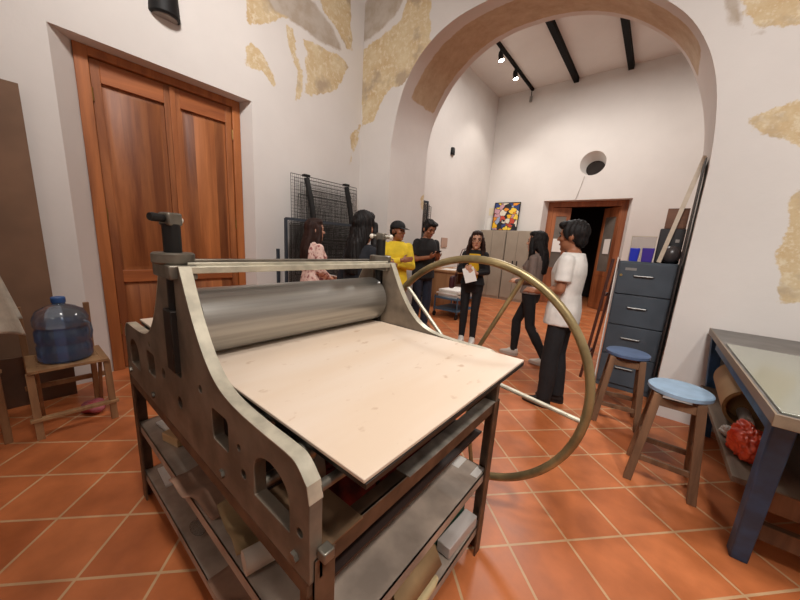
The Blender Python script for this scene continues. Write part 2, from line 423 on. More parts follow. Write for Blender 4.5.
def arc_s(c):  # band inside the arch, signed distance
    t = min(c.y - (YW + .19), (YB - .1) - c.y)
    lo = (c.z - 3.24) if c.x < -1.5 else (c.z - 3.0)
    return min(t, lo)
def near_front(c): return abs(c.y - YW) < .003
attr(wa, 'peel', lambda c: sdf((c.x, c.z), PA) if near_front(c) and c.z > .9 else (max(-1, .1 - math.hypot((c.y - YB) * .8, (c.z - 2.02) * .9)) if abs(c.x - XA0) < .01 and c.y > YW + .2 else -1))
attr(wa, 'grey', lambda c: sdf((c.x, c.z), GA) if near_front(c) and c.z > 2.2 else -1)
attr(wa, 'brown', lambda c: arc_s(c) if YW + .003 < c.y < YB - .003 else -1)

# ------------------------------------------------------------------ the other walls
def flat_wall(name, x0, x1, y, holes, m=M_PL):
    bm = bmesh.new(); E = []
    for loop in [[(x0, 0), (x1, 0), (x1, ZC), (x0, ZC)]] + holes:
        vs = [bm.verts.new((a, y, b)) for a, b in loop]
        E += [bm.edges.new((vs[i], vs[(i + 1) % len(vs)])) for i in range(len(vs))]
    bmesh.ops.triangle_fill(bm, use_beauty=True, use_dissolve=False, edges=E)
    bmesh.ops.recalc_face_normals(bm, faces=bm.faces)
    me = bpy.data.meshes.new(name); bm.to_mesh(me); bm.free()
    return me
GX0, GX1, GZ = -2.54, -.66, 2.65       # far door opening
NCX, NCZ, NR = -1.57, 3.47, .27        # round vent
circ = [(NCX + NR * math.cos(2 * PI * k / 40), NCZ + NR * math.sin(2 * PI * k / 40)) for k in range(40)]
me = flat_wall('wall_far', XBL - .05, XBR + .05, YF, [[(GX0, 0.001), (GX1, 0.001), (GX1, GZ), (GX0, GZ)], circ])
bm = bmesh.new(); bm.from_mesh(me)
def quad(*p): bm.faces.new([bm.verts.new(q) for q in p])
RD = .34
quad((GX0, YF, 0), (GX0 + .1, YF + RD, 0), (GX0 + .1, YF + RD, GZ), (GX0, YF, GZ)); quad((GX1, YF, 0), (GX1, YF, GZ), (GX1 - .1, YF + RD, GZ), (GX1 - .1, YF + RD, 0))
quad((GX0, YF, GZ), (GX0 + .1, YF + RD, GZ), (GX1 - .1, YF + RD, GZ), (GX1, YF, GZ))
for k in range(40):
    a, b = circ[k], circ[(k + 1) % 40]
    sh = lambda p: (NCX + .03 + (p[0] - NCX) * .74, YF + .3, NCZ - .07 + (p[1] - NCZ) * .66)
    quad((a[0], YF, a[1]), (b[0], YF, b[1]), sh(b), sh(a))
bm.to_mesh(me); bm.free()
struct(finish('wall_far', me, M_PL, smooth=0))
mb = MB(); mb.lathe([(.22, 0), (.22, .03)], n=32); mb.v = [V((NCX + .03 + p.x, YF + .29 + p.z, NCZ - .07 + p.y)) for p in mb.v]
struct(mb.build('window_1', mat('dark_vent', (38, 30, 26), .9), smooth=0))
mb = MB(); mb.add([(XBL, YB - .02, 0), (XBL, YF + .02, 0), (XBL, YF + .02, ZC), (XBL, YB - .02, ZC)], [(0, 1, 2, 3)]); struct(mb.build('wall_far_left', M_PL, smooth=0))
mb = MB(); mb.add([(XBR, YB - .02, 0), (XBR, YF + .02, 0), (XBR, YF + .02, ZC), (XBR, YB - .02, ZC)], [(3, 2, 1, 0)]); struct(mb.build('wall_far_right', M_PL, smooth=0))
mb = MB(); mb.add([(XR, YN, 0), (XR, YW + .02, 0), (XR, YW + .02, ZC), (XR, YN, ZC)], [(3, 2, 1, 0)]); struct(mb.build('wall_right', M_PL, smooth=0))
mb = MB(); mb.add([(XL - .02, YN, 0), (XR, YN, 0), (XR, YN, ZC), (XL - .02, YN, ZC)], [(0, 1, 2, 3)]); struct(mb.build('wall_near', M_PL, smooth=0))
# dark room past the far door
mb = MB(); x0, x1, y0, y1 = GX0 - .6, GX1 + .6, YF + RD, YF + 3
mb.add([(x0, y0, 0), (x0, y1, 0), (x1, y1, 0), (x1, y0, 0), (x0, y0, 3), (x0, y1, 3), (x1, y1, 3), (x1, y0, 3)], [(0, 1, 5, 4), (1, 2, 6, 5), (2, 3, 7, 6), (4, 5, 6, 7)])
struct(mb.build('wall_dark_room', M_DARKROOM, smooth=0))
# ceiling beams of the back room
M_BEAM = mat('dark_beam', (14, 13, 13), .8, spec=.2)
for i, x in enumerate((-3.2, -2.2, -1.15, -.12, .95, 2.0)):
    mb = MB(); w = .05 if i else .03; mb.bb((x - w, YB + .01, ZC - (.1 if i else .05)), (x + w, YF - .01, ZC + .01)); struct(mb.build('trim_%d' % (i + 1), M_BEAM, smooth=0))
BX = -3.2
# track spotlights
M_GLOW = emis('lamp_glow', (255, 244, 226), 40)
def spot(x, y, label, on_=True):
    t = thing('track_spotlight', label, 'spotlight', (x, y, ZC - .05), group=None)
    mb = MB(); mb.tube([(x, y, ZC - .05), (x, y, ZC - .13)], .012); mb.build('stem', M_BLACK, t)
    d = V((.25, .1, -1)).normalized(); a = V((x, y, ZC - .12))
    mb = MB(); mb.tube([a, a + d * .05, a + d * .16, a + d * .165], [.03, .05, .055, .05], 16); mb.build('housing', M_BLACK, t)
    mb = MB(); mb.tube([a + d * .166, a + d * .172], [.056, .05], 16); mb.build('lamp_face', M_GLOW if on_ else M_BLACK, t)
spot(BX, 6.85, 'lit spotlight on the ceiling track, nearer of the two glowing ones')
spot(BX, 7.7, 'lit spotlight on the ceiling track, farther of the two glowing ones')
t = thing('track_end_lamp', 'small dark unlit lamp hanging at the far end of the ceiling track', 'spotlight', (BX, 8.93, ZC - .05))
mb = MB(); mb.tube([(BX, 8.93, ZC - .05), (BX, 8.93, ZC - .2)], .01); mb.build('stem', M_BLACK, t)
mb = MB(); mb.tube([(BX, 8.93, ZC - .2), (BX, 8.93, ZC - .32)], .035, 12); mb.build('housing', mat('grey_lamp', (130, 126, 120), .5), t)

# wall lamps
def up_down_lamp(x, y, z, r, h, label, big):
    t = thing('wall_lamp', label, 'wall lamp', (x, y, z))
    mb = MB()
    n = 14
    rg = []
    for zz, rr in ((0, r * .92), (.012, r), (h - .02, r * .9), (h, r * .7)):
        rg.append([V((x, y - rr, z + zz))] + [V((x + rr * math.sin(PI * k / n), y - rr * math.cos(PI * k / n), z + zz)) for k in range(1, n)] + [V((x, y + rr, z + zz))])
    mb.rings(rg); mb.build('housing', M_BLACK, t)
    mb = MB(); mb.rings([[V((x + .001, y - r * .8, z + zz))] + [V((x + .8 * r * math.sin(PI * k / n), y - .8 * r * math.cos(PI * k / n), z + zz)) for k in range(1, n)] + [V((x + .001, y + .8 * r, z + zz))] for zz in (-.006, 0)])
    mb.build('diffuser', mat('frosted_glass', (150, 140, 132), .3), t)
up_down_lamp(XL, 1.11, 3.13, .115, .26, 'black half-round wall lamp high above the timber double door', True)
up_down_lamp(XBL, 6.81, 3.42, .07, .16, 'small black wall lamp on the left wall of the back room', False)
mb = MB(); mb.bb((XBL, 6.66, 1.33), (XBL + .03, 6.92, 1.55)); tag(mb.build('switch_plate', mat('tan_plate', (178, 148, 132), .6), bevel=.005, loc=(XBL, 6.79, 1.44)), 'small square pinkish tan plate on the left wall of the back room', 'wall plate')

# ------------------------------------------------------------------ far door
d2 = thing('door_2', 'open timber double door with glass panes at the far end of the back room', 'door', (-1.6, YF + RD - .05, 0)); struct(d2)
fy = YF + RD - .1
mb = MB(); mb.bb((GX0 + .07, fy, 0), (GX0 + .2, fy + .09, GZ)); mb.bb((GX1 - .2, fy, 0), (GX1 - .07, fy + .09, GZ)); mb.bb((GX0 + .2, fy, GZ - .13), (GX1 - .2, fy + .09, GZ))
mb.build('door_frame', M_FARD, d2, .005)
M_PANE = mat('grey_pane', (120, 112, 104), .15, 0, .2, 2)
def far_leaf(hx, hy, ang, w):
    R = RZ(ang); H = V((hx, hy, 0))
    def B(a, b): return H + R @ V(((a[0] + b[0]) / 2, (a[1] + b[1]) / 2, (a[2] + b[2]) / 2)), [abs(b[i] - a[i]) for i in range(3)], R
    s = .09; z1 = GZ - .14
    L = MB()
    for a, b in (((0, -.02, .01), (s, .02, z1)), ((w - s, -.02, .01), (w, .02, z1)), ((s, -.02, .01), (w - s, .02, .14)), ((s, -.02, .85), (w - s, .02, .97)), ((s, -.02, z1 - .22), (w - s, .02, z1))): L.box(*B(a, b))
    L = L.build('door_leaf', M_FARD, d2, .004)
    MB().box(*B((s, -.008, .97), (w - s, .008, z1 - .22))).build('glass_pane', M_PANE, L)
    MB().box(*B((s, -.012, .14), (w - s, .012, .85))).build('door_panel', M_FARD, L)
    return L, B
La, Ba = far_leaf(GX0 + .2, fy + .03, math.radians(8), .42)
Lb, Bb = far_leaf(GX1 - .2, fy + .02, math.radians(180 - 48), .55)
M_PAPER = mat('white_paper', (232, 228, 222), .8)
tag(MB().box(*Ba((.1, -.035, 1.38), (.33, -.03, 1.72))).build('paper_notice', M_PAPER), 'white paper notice taped to the left leaf of the far door', 'notice')
tag(MB().box(*Bb((.12, .03, 1.4), (.33, .035, 1.76))).build('paper_notice', M_PAPER), 'white paper notice on the right leaf of the far door', 'notice')
mb = MB(); mb.tube([(-1.7, YF - .012, 3.19), (-1.74, YF - .012, 2.95), (-1.8, YF - .012, 2.7), (-1.82, YF - .012, 2.66)], .006, 6); tag(mb.build('wall_cable', mat('pale_cable', (190, 182, 176), .6)), 'thin pale cable running down the far wall from the round vent', 'cable')

# ------------------------------------------------------------------ the etching press
M_STEEL = mat('worn_steel', (142, 136, 124), .42, .75, .25, 14)
M_PLATE = mat('dark_grey_cast_iron', (138, 124, 108), .5, .25, .28, 9, bump=.05)
M_EDGE = mat('machined_edge', (208, 202, 182), .4, .35, .14, 20)
M_FRAMEM = mat('brown_steel_frame', (112, 86, 66), .55, .2, .32, 12)
M_SHELF = mat('scuffed_grey_sheet', (190, 172, 156), .6, 0, .22, 7)
M_ROLL = mat('brushed_roller_steel', (176, 174, 168), .36, .85, .12, 60, stretch=(1, .02, 1))
M_BEDP = None
def bed_mat():
    m = bpy.data.materials.new('pale_plywood_bed'); m.use_nodes = True; nt = m.node_tree; N = nt.nodes; Lk = nt.links
    b = N['Principled BSDF']; b.inputs['Roughness'].default_value = .5
    tc = N.new('ShaderNodeTexCoord')
    def ns(scale, st, det=5):
        mp = N.new('ShaderNodeMapping'); mp.inputs['Scale'].default_value = st; Lk.new(tc.outputs['Object'], mp.inputs[0])
        n = N.new('ShaderNodeTexNoise'); n.inputs['Scale'].default_value = scale; n.inputs['Detail'].default_value = det; Lk.new(mp.outputs[0], n.inputs['Vector']); return n.outputs['Fac']
    def rp(f, a, c, p0, p1):
        r = N.new('ShaderNodeValToRGB'); r.color_ramp.elements[0].position = p0; r.color_ramp.elements[1].position = p1; r.color_ramp.elements[0].color = a; r.color_ramp.elements[1].color = c
        Lk.new(f, r.inputs[0]); return r.outputs[0]
    base = rp(ns(5, (1, .18, 1)), rgb((224, 203, 180)), rgb((231, 216, 200)), .35, .65)
    sp = rp(ns(26, (1, .55, 1), 6), (.72, .6, .5, 1), (1, 1, 1, 1), .27, .36)
    mx = N.new('ShaderNodeMix'); mx.data_type = 'RGBA'; mx.blend_type = 'MULTIPLY'; mx.inputs[0].default_value = .8
    Lk.new(base, mx.inputs[6]); Lk.new(sp, mx.inputs[7]); Lk.new(mx.outputs[2], b.inputs['Base Color'])
    return m
M_BEDP = bed_mat()
PX = -1.08; PYN = .290; PYF = 1.207; PT = .029      # press centre and the outer faces of its side plates
press = thing('etching_press', 'large steel etching press with wide roller, plywood bed and big spoked hand wheel', 'printing press', (PX, .76, 0))
# frame
LEGX = (-1.83, -.40); LEGY = (.30, 1.215); LT = .05
for x in LEGX:
    for y in LEGY:
        sx = 1 if x < -1 else -1; sy = 1 if y < .7 else -1
        mb = MB(); mb.bb((x, y, 0), (x + sx * .008, y + sy * LT, .75)); mb.bb((x, y, 0), (x + sx * LT, y + sy * .008, .75)); mb.build('leg', M_FRAMEM, press, .001)
fr = MB()
for z0, z1 in ((.70, .75),):
    for y, sy in ((LEGY[0], 1), (LEGY[1], -1)): fr.bb((LEGX[0], y + sy * .009, z0), (LEGX[1], y + sy * .02, z1))
    for x, sx in ((LEGX[0], 1), (LEGX[1], -1)): fr.bb((x + sx * .009, LEGY[0] + .03, z0), (x + sx * .019, LEGY[1] - .03, z1)); fr.bb((x + sx * .009, LEGY[0] + .03, z1 - .008), (x + sx * .05, LEGY[1] - .03, z1))
fr.build('top_rail', M_FRAMEM, press, .002)
mb = MB(); mb.bb((-.448, .60, .7505), (-.402, 1.17, .7535)); mb.build('bare_steel_strip', mat('bare_steel', (182, 174, 162), .5, .2, .3, 16), press)
for z, nm in ((.42, 'upper_shelf'), (.15, 'lower_shelf')):
    mb = MB()
    x0, x1 = LEGX[0] + .01, LEGX[1] - .01; y0, y1 = LEGY[0] + .01, LEGY[1] - .01
    mb.bb((x0, y0, z - .004), (x1, y1, z)); mb.bb((x0, y0, z - .04), (x1, y0 + .004, z)); mb.bb((x0, y1 - .004, z - .04), (x1, y1, z)); mb.bb((x0, y0, z - .04), (x0 + .004, y1, z)); mb.bb((x1 - .004, y0, z - .04), (x1, y1, z))
    mb.build(nm, M_SHELF, press)
# floor of the press body below the bed
mb = MB(); mb.bb((-1.7, .345, .60), (-.44, 1.165, .608)); mb.build('under_bed_tray', mat('dark_grease_tray', (52, 36, 30), .6), press)
mb = MB(); mb.bb((-.62, .325, .7505), (-.403, .43, .7545)); mb.build('brown_deck_plate', mat('brown_deck', (150, 118, 88), .5, .3, .25, 6), press)
# side plates: profile relative to the centre, mirrored
half = [(.0, 1.252), (.085, 1.252), (.102, 1.22), (.128, 1.17), (.16, 1.115), (.2, 1.06), (.24, 1.018), (.285, .986), (.34, .966), (.41, .956), (.50, .952), (.60, .951), (.636, .944), (.668, .915), (.676, .88), (.676, .70)]
half = catmull(half[1:-2], 4) + half[-2:]; half = [(0, 1.252)] + half
outline = half + [(-a, b) for a, b in reversed(half)][:-1]
def hole_rect(x0, z0, x1, z1, r=.012):
    P = []
    for cx_, cz_, a0 in ((x1 - r, z1 - r, 0), (x0 + r, z1 - r, 90), (x0 + r, z0 + r, 180), (x1 - r, z0 + r, 270)):
        for k in range(4): a = math.radians(a0 + 30 * k); P.append((cx_ + r * math.cos(a), cz_ + r * math.sin(a)))
    return P
def hole_c(x, z, r, n=14): return [(x + r * math.cos(2 * PI * k / n), z + r * math.sin(2 * PI * k / n)) for k in range(n)]
archh = [(.47, .775)] + [(.61, .775)] + [(.61 - .0, .84)] + [(.54 + .07 * math.cos(a), .84 + .055 * math.sin(a)) for a in [PI * k / 10 for k in range(1, 10)]] + [(.47, .84)]
holes = [hole_rect(-.034, .91, .034, 1.225), hole_rect(.25, .815, .345, .905), archh, hole_rect(-.345, .815, -.25, .905), [(-a, b) for a, b in archh], hole_c(.18, .93, .012), hole_c(-.15, .87, .018), hole_c(.0, .82, .02), hole_c(.42, .80, .012), hole_c(.40, .86, .009), hole_c(.645, .80, .01), hole_c(-.3, .955 - .02, .01)]
def side_plate(y):
    bm = bmesh.new(); E = []
    for loop in [outline] + holes:
        vs = [bm.verts.new((PX + a, y, b)) for a, b in loop]
        E += [bm.edges.new((vs[i], vs[(i + 1) % len(vs)])) for i in range(len(vs))]
    bmesh.ops.triangle_fill(bm, use_beauty=True, edges=E)
    r = bmesh.ops.extrude_face_region(bm, geom=list(bm.faces)); bmesh.ops.translate(bm, verts=[e for e in r['geom'] if isinstance(e, bmesh.types.BMVert)], vec=(0, PT, 0))
    bmesh.ops.recalc_face_normals(bm, faces=bm.faces)
    me = bpy.data.meshes.new('side_plate'); bm.to_mesh(me); bm.free()
    for v in me.vertices: v.co -= OFF[press]
    return finish('side_plate', me, M_PLATE, press, .0015, 20)
def edge_strip(y, sp):
    mb = MB(); o = [p for p in outline if p[1] > .88]
    right = [p for p in half if p[1] >= .88]; left = [(-a, b) for a, b in right]
    for seq in (right, left):
        P2 = [V((a, 0, b)) for a, b in seq]
        R = []
        for i, p in enumerate(P2):
            t = (P2[min(i + 1, len(P2) - 1)] - P2[max(i - 1, 0)]).normalized(); n = V((-t.z, 0, t.x))
            if n.z < 0 or (abs(n.z) < .05 and n.x * p.x < 0): n = -n
            b0 = V((PX, y, 0)) + p - n * .0015; b1 = b0 + n * .0025
            R.append([b0 + V((0, -.0008, 0)), b1 + V((0, -.0008, 0)), b1 + V((0, PT + .0008, 0)), b0 + V((0, PT + .0008, 0))])
        mb.rings(R)
    mb.build('machined_edge', M_EDGE, sp, smooth=25)
for y, s in ((PYN, -1), (PYF - PT, 1)):
    sp = side_plate(y); edge_strip(y, sp)
    yc = y + PT / 2
    mb = MB(); mb.bb((PX - .033, yc - .03, .93), (PX + .033, yc + .03, 1.12)); mb.build('bearing_block', mat('dark_bearing', (44, 38, 34), .5, .5), press, .003)
    mb = MB(); mb.bb((PX - .075, yc - .035, 1.215), (PX + .075, yc + .035, 1.2545)); mb.build('yoke', M_STEEL, press, .004)
    mb = MB(); mb.lathe([(.05, 1.255), (.053, 1.259), (.053, 1.282), (.048, 1.286)], (PX, yc, 0)); mb.build('collar', M_STEEL, press)
    prof_s = [(.023, 1.10)]
    for k in range(43):
        z = 1.11 + k * .006; prof_s += [(.023, z), (.0224, z + .003)]
    mb = MB(); mb.lathe(prof_s, (PX, yc, 0), 16); sc = mb.build('pressure_screw', mat('black_oiled_steel', (26, 24, 23), .55, .3), press)
    mb = MB(); R = RZ(math.radians(20)); c = V((PX, yc, 1.378)); mb.box(c, (.042, .042, .036), R); mb.build('screw_head', M_STEEL, sc, .005)
    if s < 0:
        d = V((.42, -.90, .05)).normalized()
        mb = MB(); mb.tube([c + d * .015, c + d * .052, c + d * .06], [.010, .012, .010], 14); mb.build('screw_handle', MATS['black_oiled_steel'], sc)
        mb = MB(); mb.ell(c - d * .027, (.011, .011, .011)); mb.build('handle_knob', mat('white_plastic_knob', (222, 214, 200), .4), sc)
    else:
        d = V((.75, .66, 0))
        mb = MB(); mb.tube([c - d * .042, c + d * .042], .010, 12); mb.build('screw_handle', M_STEEL, sc)
        for q in (-1, 1): mb = MB(); mb.ell(c + d * .047 * q, (.012, .012, .012)); mb.build('handle_knob', MATS['white_plastic_knob'], sc)
    # tray rail below the bed inside the plate, with rollers
    mb = MB(); yi = (y + PT + .002) if s < 0 else (y - .012); mb.bb((PX - .62, yi, .86), (PX + .62, yi + .01, .90)); mb.build('bed_track', mat('greased_steel', (70, 64, 58), .35, .7), press)
    for k, x in enumerate((.25, .42, .58, -.25, -.42, -.58)):
        mb = MB(); mb.tube([(PX + x, PYN + PT + .013 if s < 0 else PYF - PT - .04, .912), (PX + x, PYN + PT + .04 if s < 0 else PYF - PT - .013, .912)], .022, 16); mb.build('support_wheel', M_STEEL, press)
    # flange foot bolted to the frame
    mb = MB(); mb.bb((PX - .67, y - .0, .66), (PX + .67, y + PT, .70)); mb.build('foot_flange', M_FRAMEM, press, .003)
    for x in (-.63, -.3, .3, .63):
        mb = MB(); mb.tube([(PX + x, y - .008 if s < 0 else y + PT - .002, .735), (PX + x, y + .002 if s < 0 else y + PT + .008, .735)], .012, 6); mb.build('bolt', M_STEEL, press)
# tie bars
for x, z, m in ((-1.01, 1.246, M_EDGE), (-1.15, 1.246, M_STEEL)):
    mb = MB(); mb.bb((x - .012, PYN + PT, z - .014), (x + .012, PYF - PT, z + .006)); mb.bb((x - .012, PYN + PT, z + .004), (x - .004 if x > PX else x + .02, PYF - PT, z + .016)); mb.build('tie_bar', m, press, .002)
# small clamp block on the near front leg
mb = MB(); mb.bb((-.402, .305, .7545), (-.378, .330, .778)); mb.build('end_block', M_STEEL, press, .003)
mb = MB(); mb.tube([(-.415, PYN + PT, .895), (-.415, PYF - PT, .895)], .011, 12); mb.build('front_rod', M_STEEL, press)
# rollers
RZc = 1.0665; RR = .107
mb = MB(); pr_ = [(.03, PYN + .005), (.03, .335), (.06, .336), (.06, .345), (RR - .004, .345), (RR, .349), (RR, 1.161), (RR - .004, 1.165), (.06, 1.165), (.06, 1.173), (.03, 1.174), (.03, PYF - .005)]
mb.lathe([(r, t_) for r, t_ in pr_], n=64); mb.v = [V((PX - .025 + p.x, p.z, RZc + p.y)) for p in mb.v]; mb.build('top_roller', M_ROLL, press, smooth=25)
mb = MB(); mb.lathe([(.03, PYN + .005), (.03, .34), (.085, .341), (.085, 1.17), (.03, 1.171), (.03, 1.43)], n=40); mb.v = [V((-.68 + p.x, p.z, .74 + p.y)) for p in mb.v]
mb = MB(); mb.lathe([(.09, .345), (.09, 1.17)], n=40); mb.v = [V((PX - .025 + p.x, p.z, .845 + p.y)) for p in mb.v]; mb.build('bottom_roller', M_ROLL, press, smooth=25)
# bed: plywood board on a steel plate
BX0, BX1, BY0, BY1, BZ = -1.72, -.318, .338, 1.172, .955
mb = MB(); mb.bb((BX0, BY0, BZ - .009), (BX1, BY1, BZ)); mb.build('plywood_bed', M_BEDP, press, .002)
mb = MB(); mb.bb((BX0 + .004, BY0 + .003, BZ - .021), (BX1 + .002, BY1 - .003, BZ - .0095)); mb.build('steel_bed_plate', mat('dark_steel_plate', (62, 58, 55), .4, .7), press, .001)
# hand wheel
WY = 1.42; WC = V((-.668, WY, .742)); WR = .556; WT = .0185
wh = MB(); wh.tube([WC + V((WR * math.cos(2 * PI * k / 96), 0, WR * math.sin(2 * PI * k / 96))) for k in range(96)], WT, 14, True)
M_WHEEL = mat('worn_brassy_steel', (172, 154, 112), .38, .6, .25, 10)
W = wh.build('hand_wheel', M_WHEEL, press)
for k, a in enumerate((-7, 65, 137, 209, 281)):
    a = math.radians(a); d = V((math.cos(a), 0, math.sin(a)))
    mb = MB(); mb.tube([WC + d * .04, WC + d * (WR - .008)], .0105, 10); mb.build('spoke', M_EDGE if k in (0, 2) else M_WHEEL, W)
mb = MB(); mb.lathe([(.02, -.04), (.05, -.04), (.055, -.03), (.055, .03), (.05, .04), (.02, .04)], n=24); mb.v = [WC + V((p.x, p.z, p.y)) for p in mb.v]; mb.build('hub', M_STEEL, W)
mb = MB(); mb.tube([(WC.x, .33, WC.z), (WC.x, WY + .05, WC.z)], .018, 16); mb.build('drive_shaft', M_STEEL, press)
mb = MB(); mb.lathe([(.085, .42), (.085, .47)], n=36); mb.v = [V((WC.x + p.x, p.z, WC.z + p.y)) for p in mb.v]; mb.build('drive_gear', M_PLATE, press)
# white tape at the end of the upper shelf
for (x0, x1) in ((-.54, -.505), (-.45, -.42)):
    mb = MB(); mb.bb((x0, 1.12, .4205), (x1, 1.2, .422)); mb.build('white_tape', M_PAPER, press)

# things on the shelves of the press
M_KRAFT = mat('brown_kraft_paper', (178, 138, 114), .8, 0, .2, 8, bump=.2, bscale=18)
M_CARD = mat('tan_cardboard', (178, 146, 104), .8, 0, .12, 9)
def crumple(name, label, cat, z, u0, u1, v0, v1, m, amp, droop=0, seed=1, solid=.0025, rot=0):
    rnd = random.Random(seed); ph = [rnd.uniform(0, 6) for _ in range(6)]
    cx_, cy_ = (u0 + u1) / 2, (v0 + v1) / 2; R = RZ(rot)
    def fn(a, b):
        x = u0 + (u1 - u0) * a - cx_; y = v0 + (v1 - v0) * b - cy_
        h = amp * (.5 + .5 * math.sin(9 * a + 5 * b + ph[0])) * (.5 + .5 * math.sin(7 * b - 4 * a + ph[1])) + amp * .5 * (.5 + .5 * math.sin(17 * a * b + ph[2]))
        p = R @ V((x, y, 0)) + V((cx_, cy_, 0))
        e = max(0, LEGY[0] - p.y)
        if e > 0 and droop: h -= e * droop; p.y = LEGY[0] - .012 - e * .5
        return (p.x, p.y, z + .004 + h)
    mb = MB(); mb.sheet(18, 18, fn)
    return tag(mb.build(name, m, None, 0, 180, solid, loc=(cx_, cy_, z)), label, cat)
US, LS = .421, .151
crumple('paper_sheet', 'crinkled brown paper sheet drooping over the near edge of the upper press shelf', 'paper', US, -1.27, -.98, .30, .58, M_KRAFT, .03, .5, 3, rot=.12)
crumple('kraft_paper', 'crumpled brown paper heaped on the lower press shelf at the near corner', 'paper', LS, -1.02, -.60, .305, .60, M_KRAFT, .11, 0, 5)
crumple('cardboard_sheet', 'bent tan cardboard sheet on the upper press shelf behind the foam roll', 'cardboard', US, -.98, -.76, .33, .66, M_CARD, .035, 0, 8, rot=-.15)
mb = MB(); mb.tube([(-.74, .315, US + .034), (-.68, .62, US + .034)], .032, 20); tag(mb.build('paper_roll', mat('off_white_paper', (206, 192, 176), .7), loc=(-.71, .47, US)), 'off-white paper roll lying across the upper press shelf', 'paper roll')
mb = MB(); mb.box((-1.53, .40, US + .022), (.11, .09, .04), RZ(.25)); tag(mb.build('wood_block', wood('pale_block', (196, 160, 116), (220, 188, 144), 0, 12), bevel=.003, loc=(-1.53, .4, US)), 'small pale wood block near the back end of the upper press shelf', 'wood block')
mb = MB(); mb.box((-1.68, .52, US + .005), (.16, .3, .008), RZ(.1)); tag(mb.build('paper_pad', M_PAPER, loc=(-1.68, .52, US)), 'white paper pad at the back of the upper press shelf', 'paper pad')
mb = MB(); mb.box((-1.68, .5, LS + .008), (.16, .3, .012), RZ(-.05)); tag(mb.build('paper_pad', M_PAPER, loc=(-1.68, .5, LS)), 'white paper pad at the back of the lower press shelf', 'paper pad')
M_CLEAR = mat('clear_plastic', (225, 225, 225), .08, 0, trans=.92)
mb = MB(); mb.lathe([(.028, .001), (.034, .085), (.0325, .085), (.0267, .004)], n=24, cap=True); mb.v = [RZ(.6) @ RX(1.45) @ p + V((-1.27, .42, LS + .037)) for p in mb.v]
tag(mb.build('plastic_cup', M_CLEAR, loc=(-1.27, .42, LS)), 'clear plastic cup lying on the lower press shelf', 'cup')
mb = MB(); mb.box((-.56, 1.08, LS + .05), (.26, .02, .09), RZ(1.45)); mb2 = MB(); 
tag(MB().box((-.545, 1.03, LS + .045), (.29, .12, .08), RZ(1.5)).build('file_box', mat('green_folder', (18, 74, 56), .5), bevel=.004, loc=(-.57, .98, LS)), 'dark green box file on the lower press shelf at the wheel side', 'box file')
tag(MB().box((-.448, 1.06, LS + .03), (.22, .06, .05), RZ(1.52)).build('carton', mat('pale_grey_card', (190, 182, 176), .6), bevel=.004, loc=(-.45, 1.02, LS)), 'pale grey carton beside the green file on the lower press shelf', 'carton')
t = thing('cardboard_box', 'open brown cardboard box on the lower press shelf at the front', 'box', (-.56, .73, LS))
bx = MB()
for a, b in (((-.68, .62, LS), (-.44, .85, LS + .004)), ((-.68, .62, LS), (-.676, .85, LS + .15)), ((-.444, .62, LS), (-.44, .85, LS + .15)), ((-.68, .62, LS), (-.44, .624, LS + .15)), ((-.68, .846, LS), (-.44, .85, LS + .15))): bx.bb(a, b)
bx.build('body', M_CARD, t)
mb = MB(); mb.add([(-.44, .62, LS + .15), (-.44, .85, LS + .15), (-.405, .85, LS + .09), (-.405, .62, LS + .09)], [(0, 1, 2, 3)]); mb.build('flap', M_CARD, t, solid=.004)
mb = MB(); mb.tube([(-.42, .64, LS + .02), (-.42, .82, LS + .02)], .0175, 18); mb.tube([(-.42, .82, LS + .02), (-.42, .85, LS + .02)], [.0175, .01], 18); tag(mb.build('glue_bottle', mat('cream_plastic', (214, 196, 150), .4), loc=(-.425, .73, LS)), 'cream plastic bottle lying at the front edge of the lower press shelf', 'bottle')
# red rags under the bed
for k, (x, y, w, lab) in enumerate(((-.60, .52, .10, 'dark red rag bundled in the tray under the press bed corner'), (-.56, .76, .11, 'dark red rag in the middle of the tray under the press bed'))):
    mb = MB(); rnd = random.Random(k)
    mb.ell((x, y, .665), (w, w * 1.2, .055), n=20, m=12)
    for i, p in enumerate(mb.v): p += V((rnd.uniform(-1, 1), rnd.uniform(-1, 1), rnd.uniform(-.6, .6))) * .012
    for p in mb.v: p.z = max(p.z, .609)
    tag(mb.build('red_rag', mat('dark_red_cloth', (140, 44, 32), .9, 0, .4, 20), smooth=180, loc=(x, y, .608)), lab, 'rag')

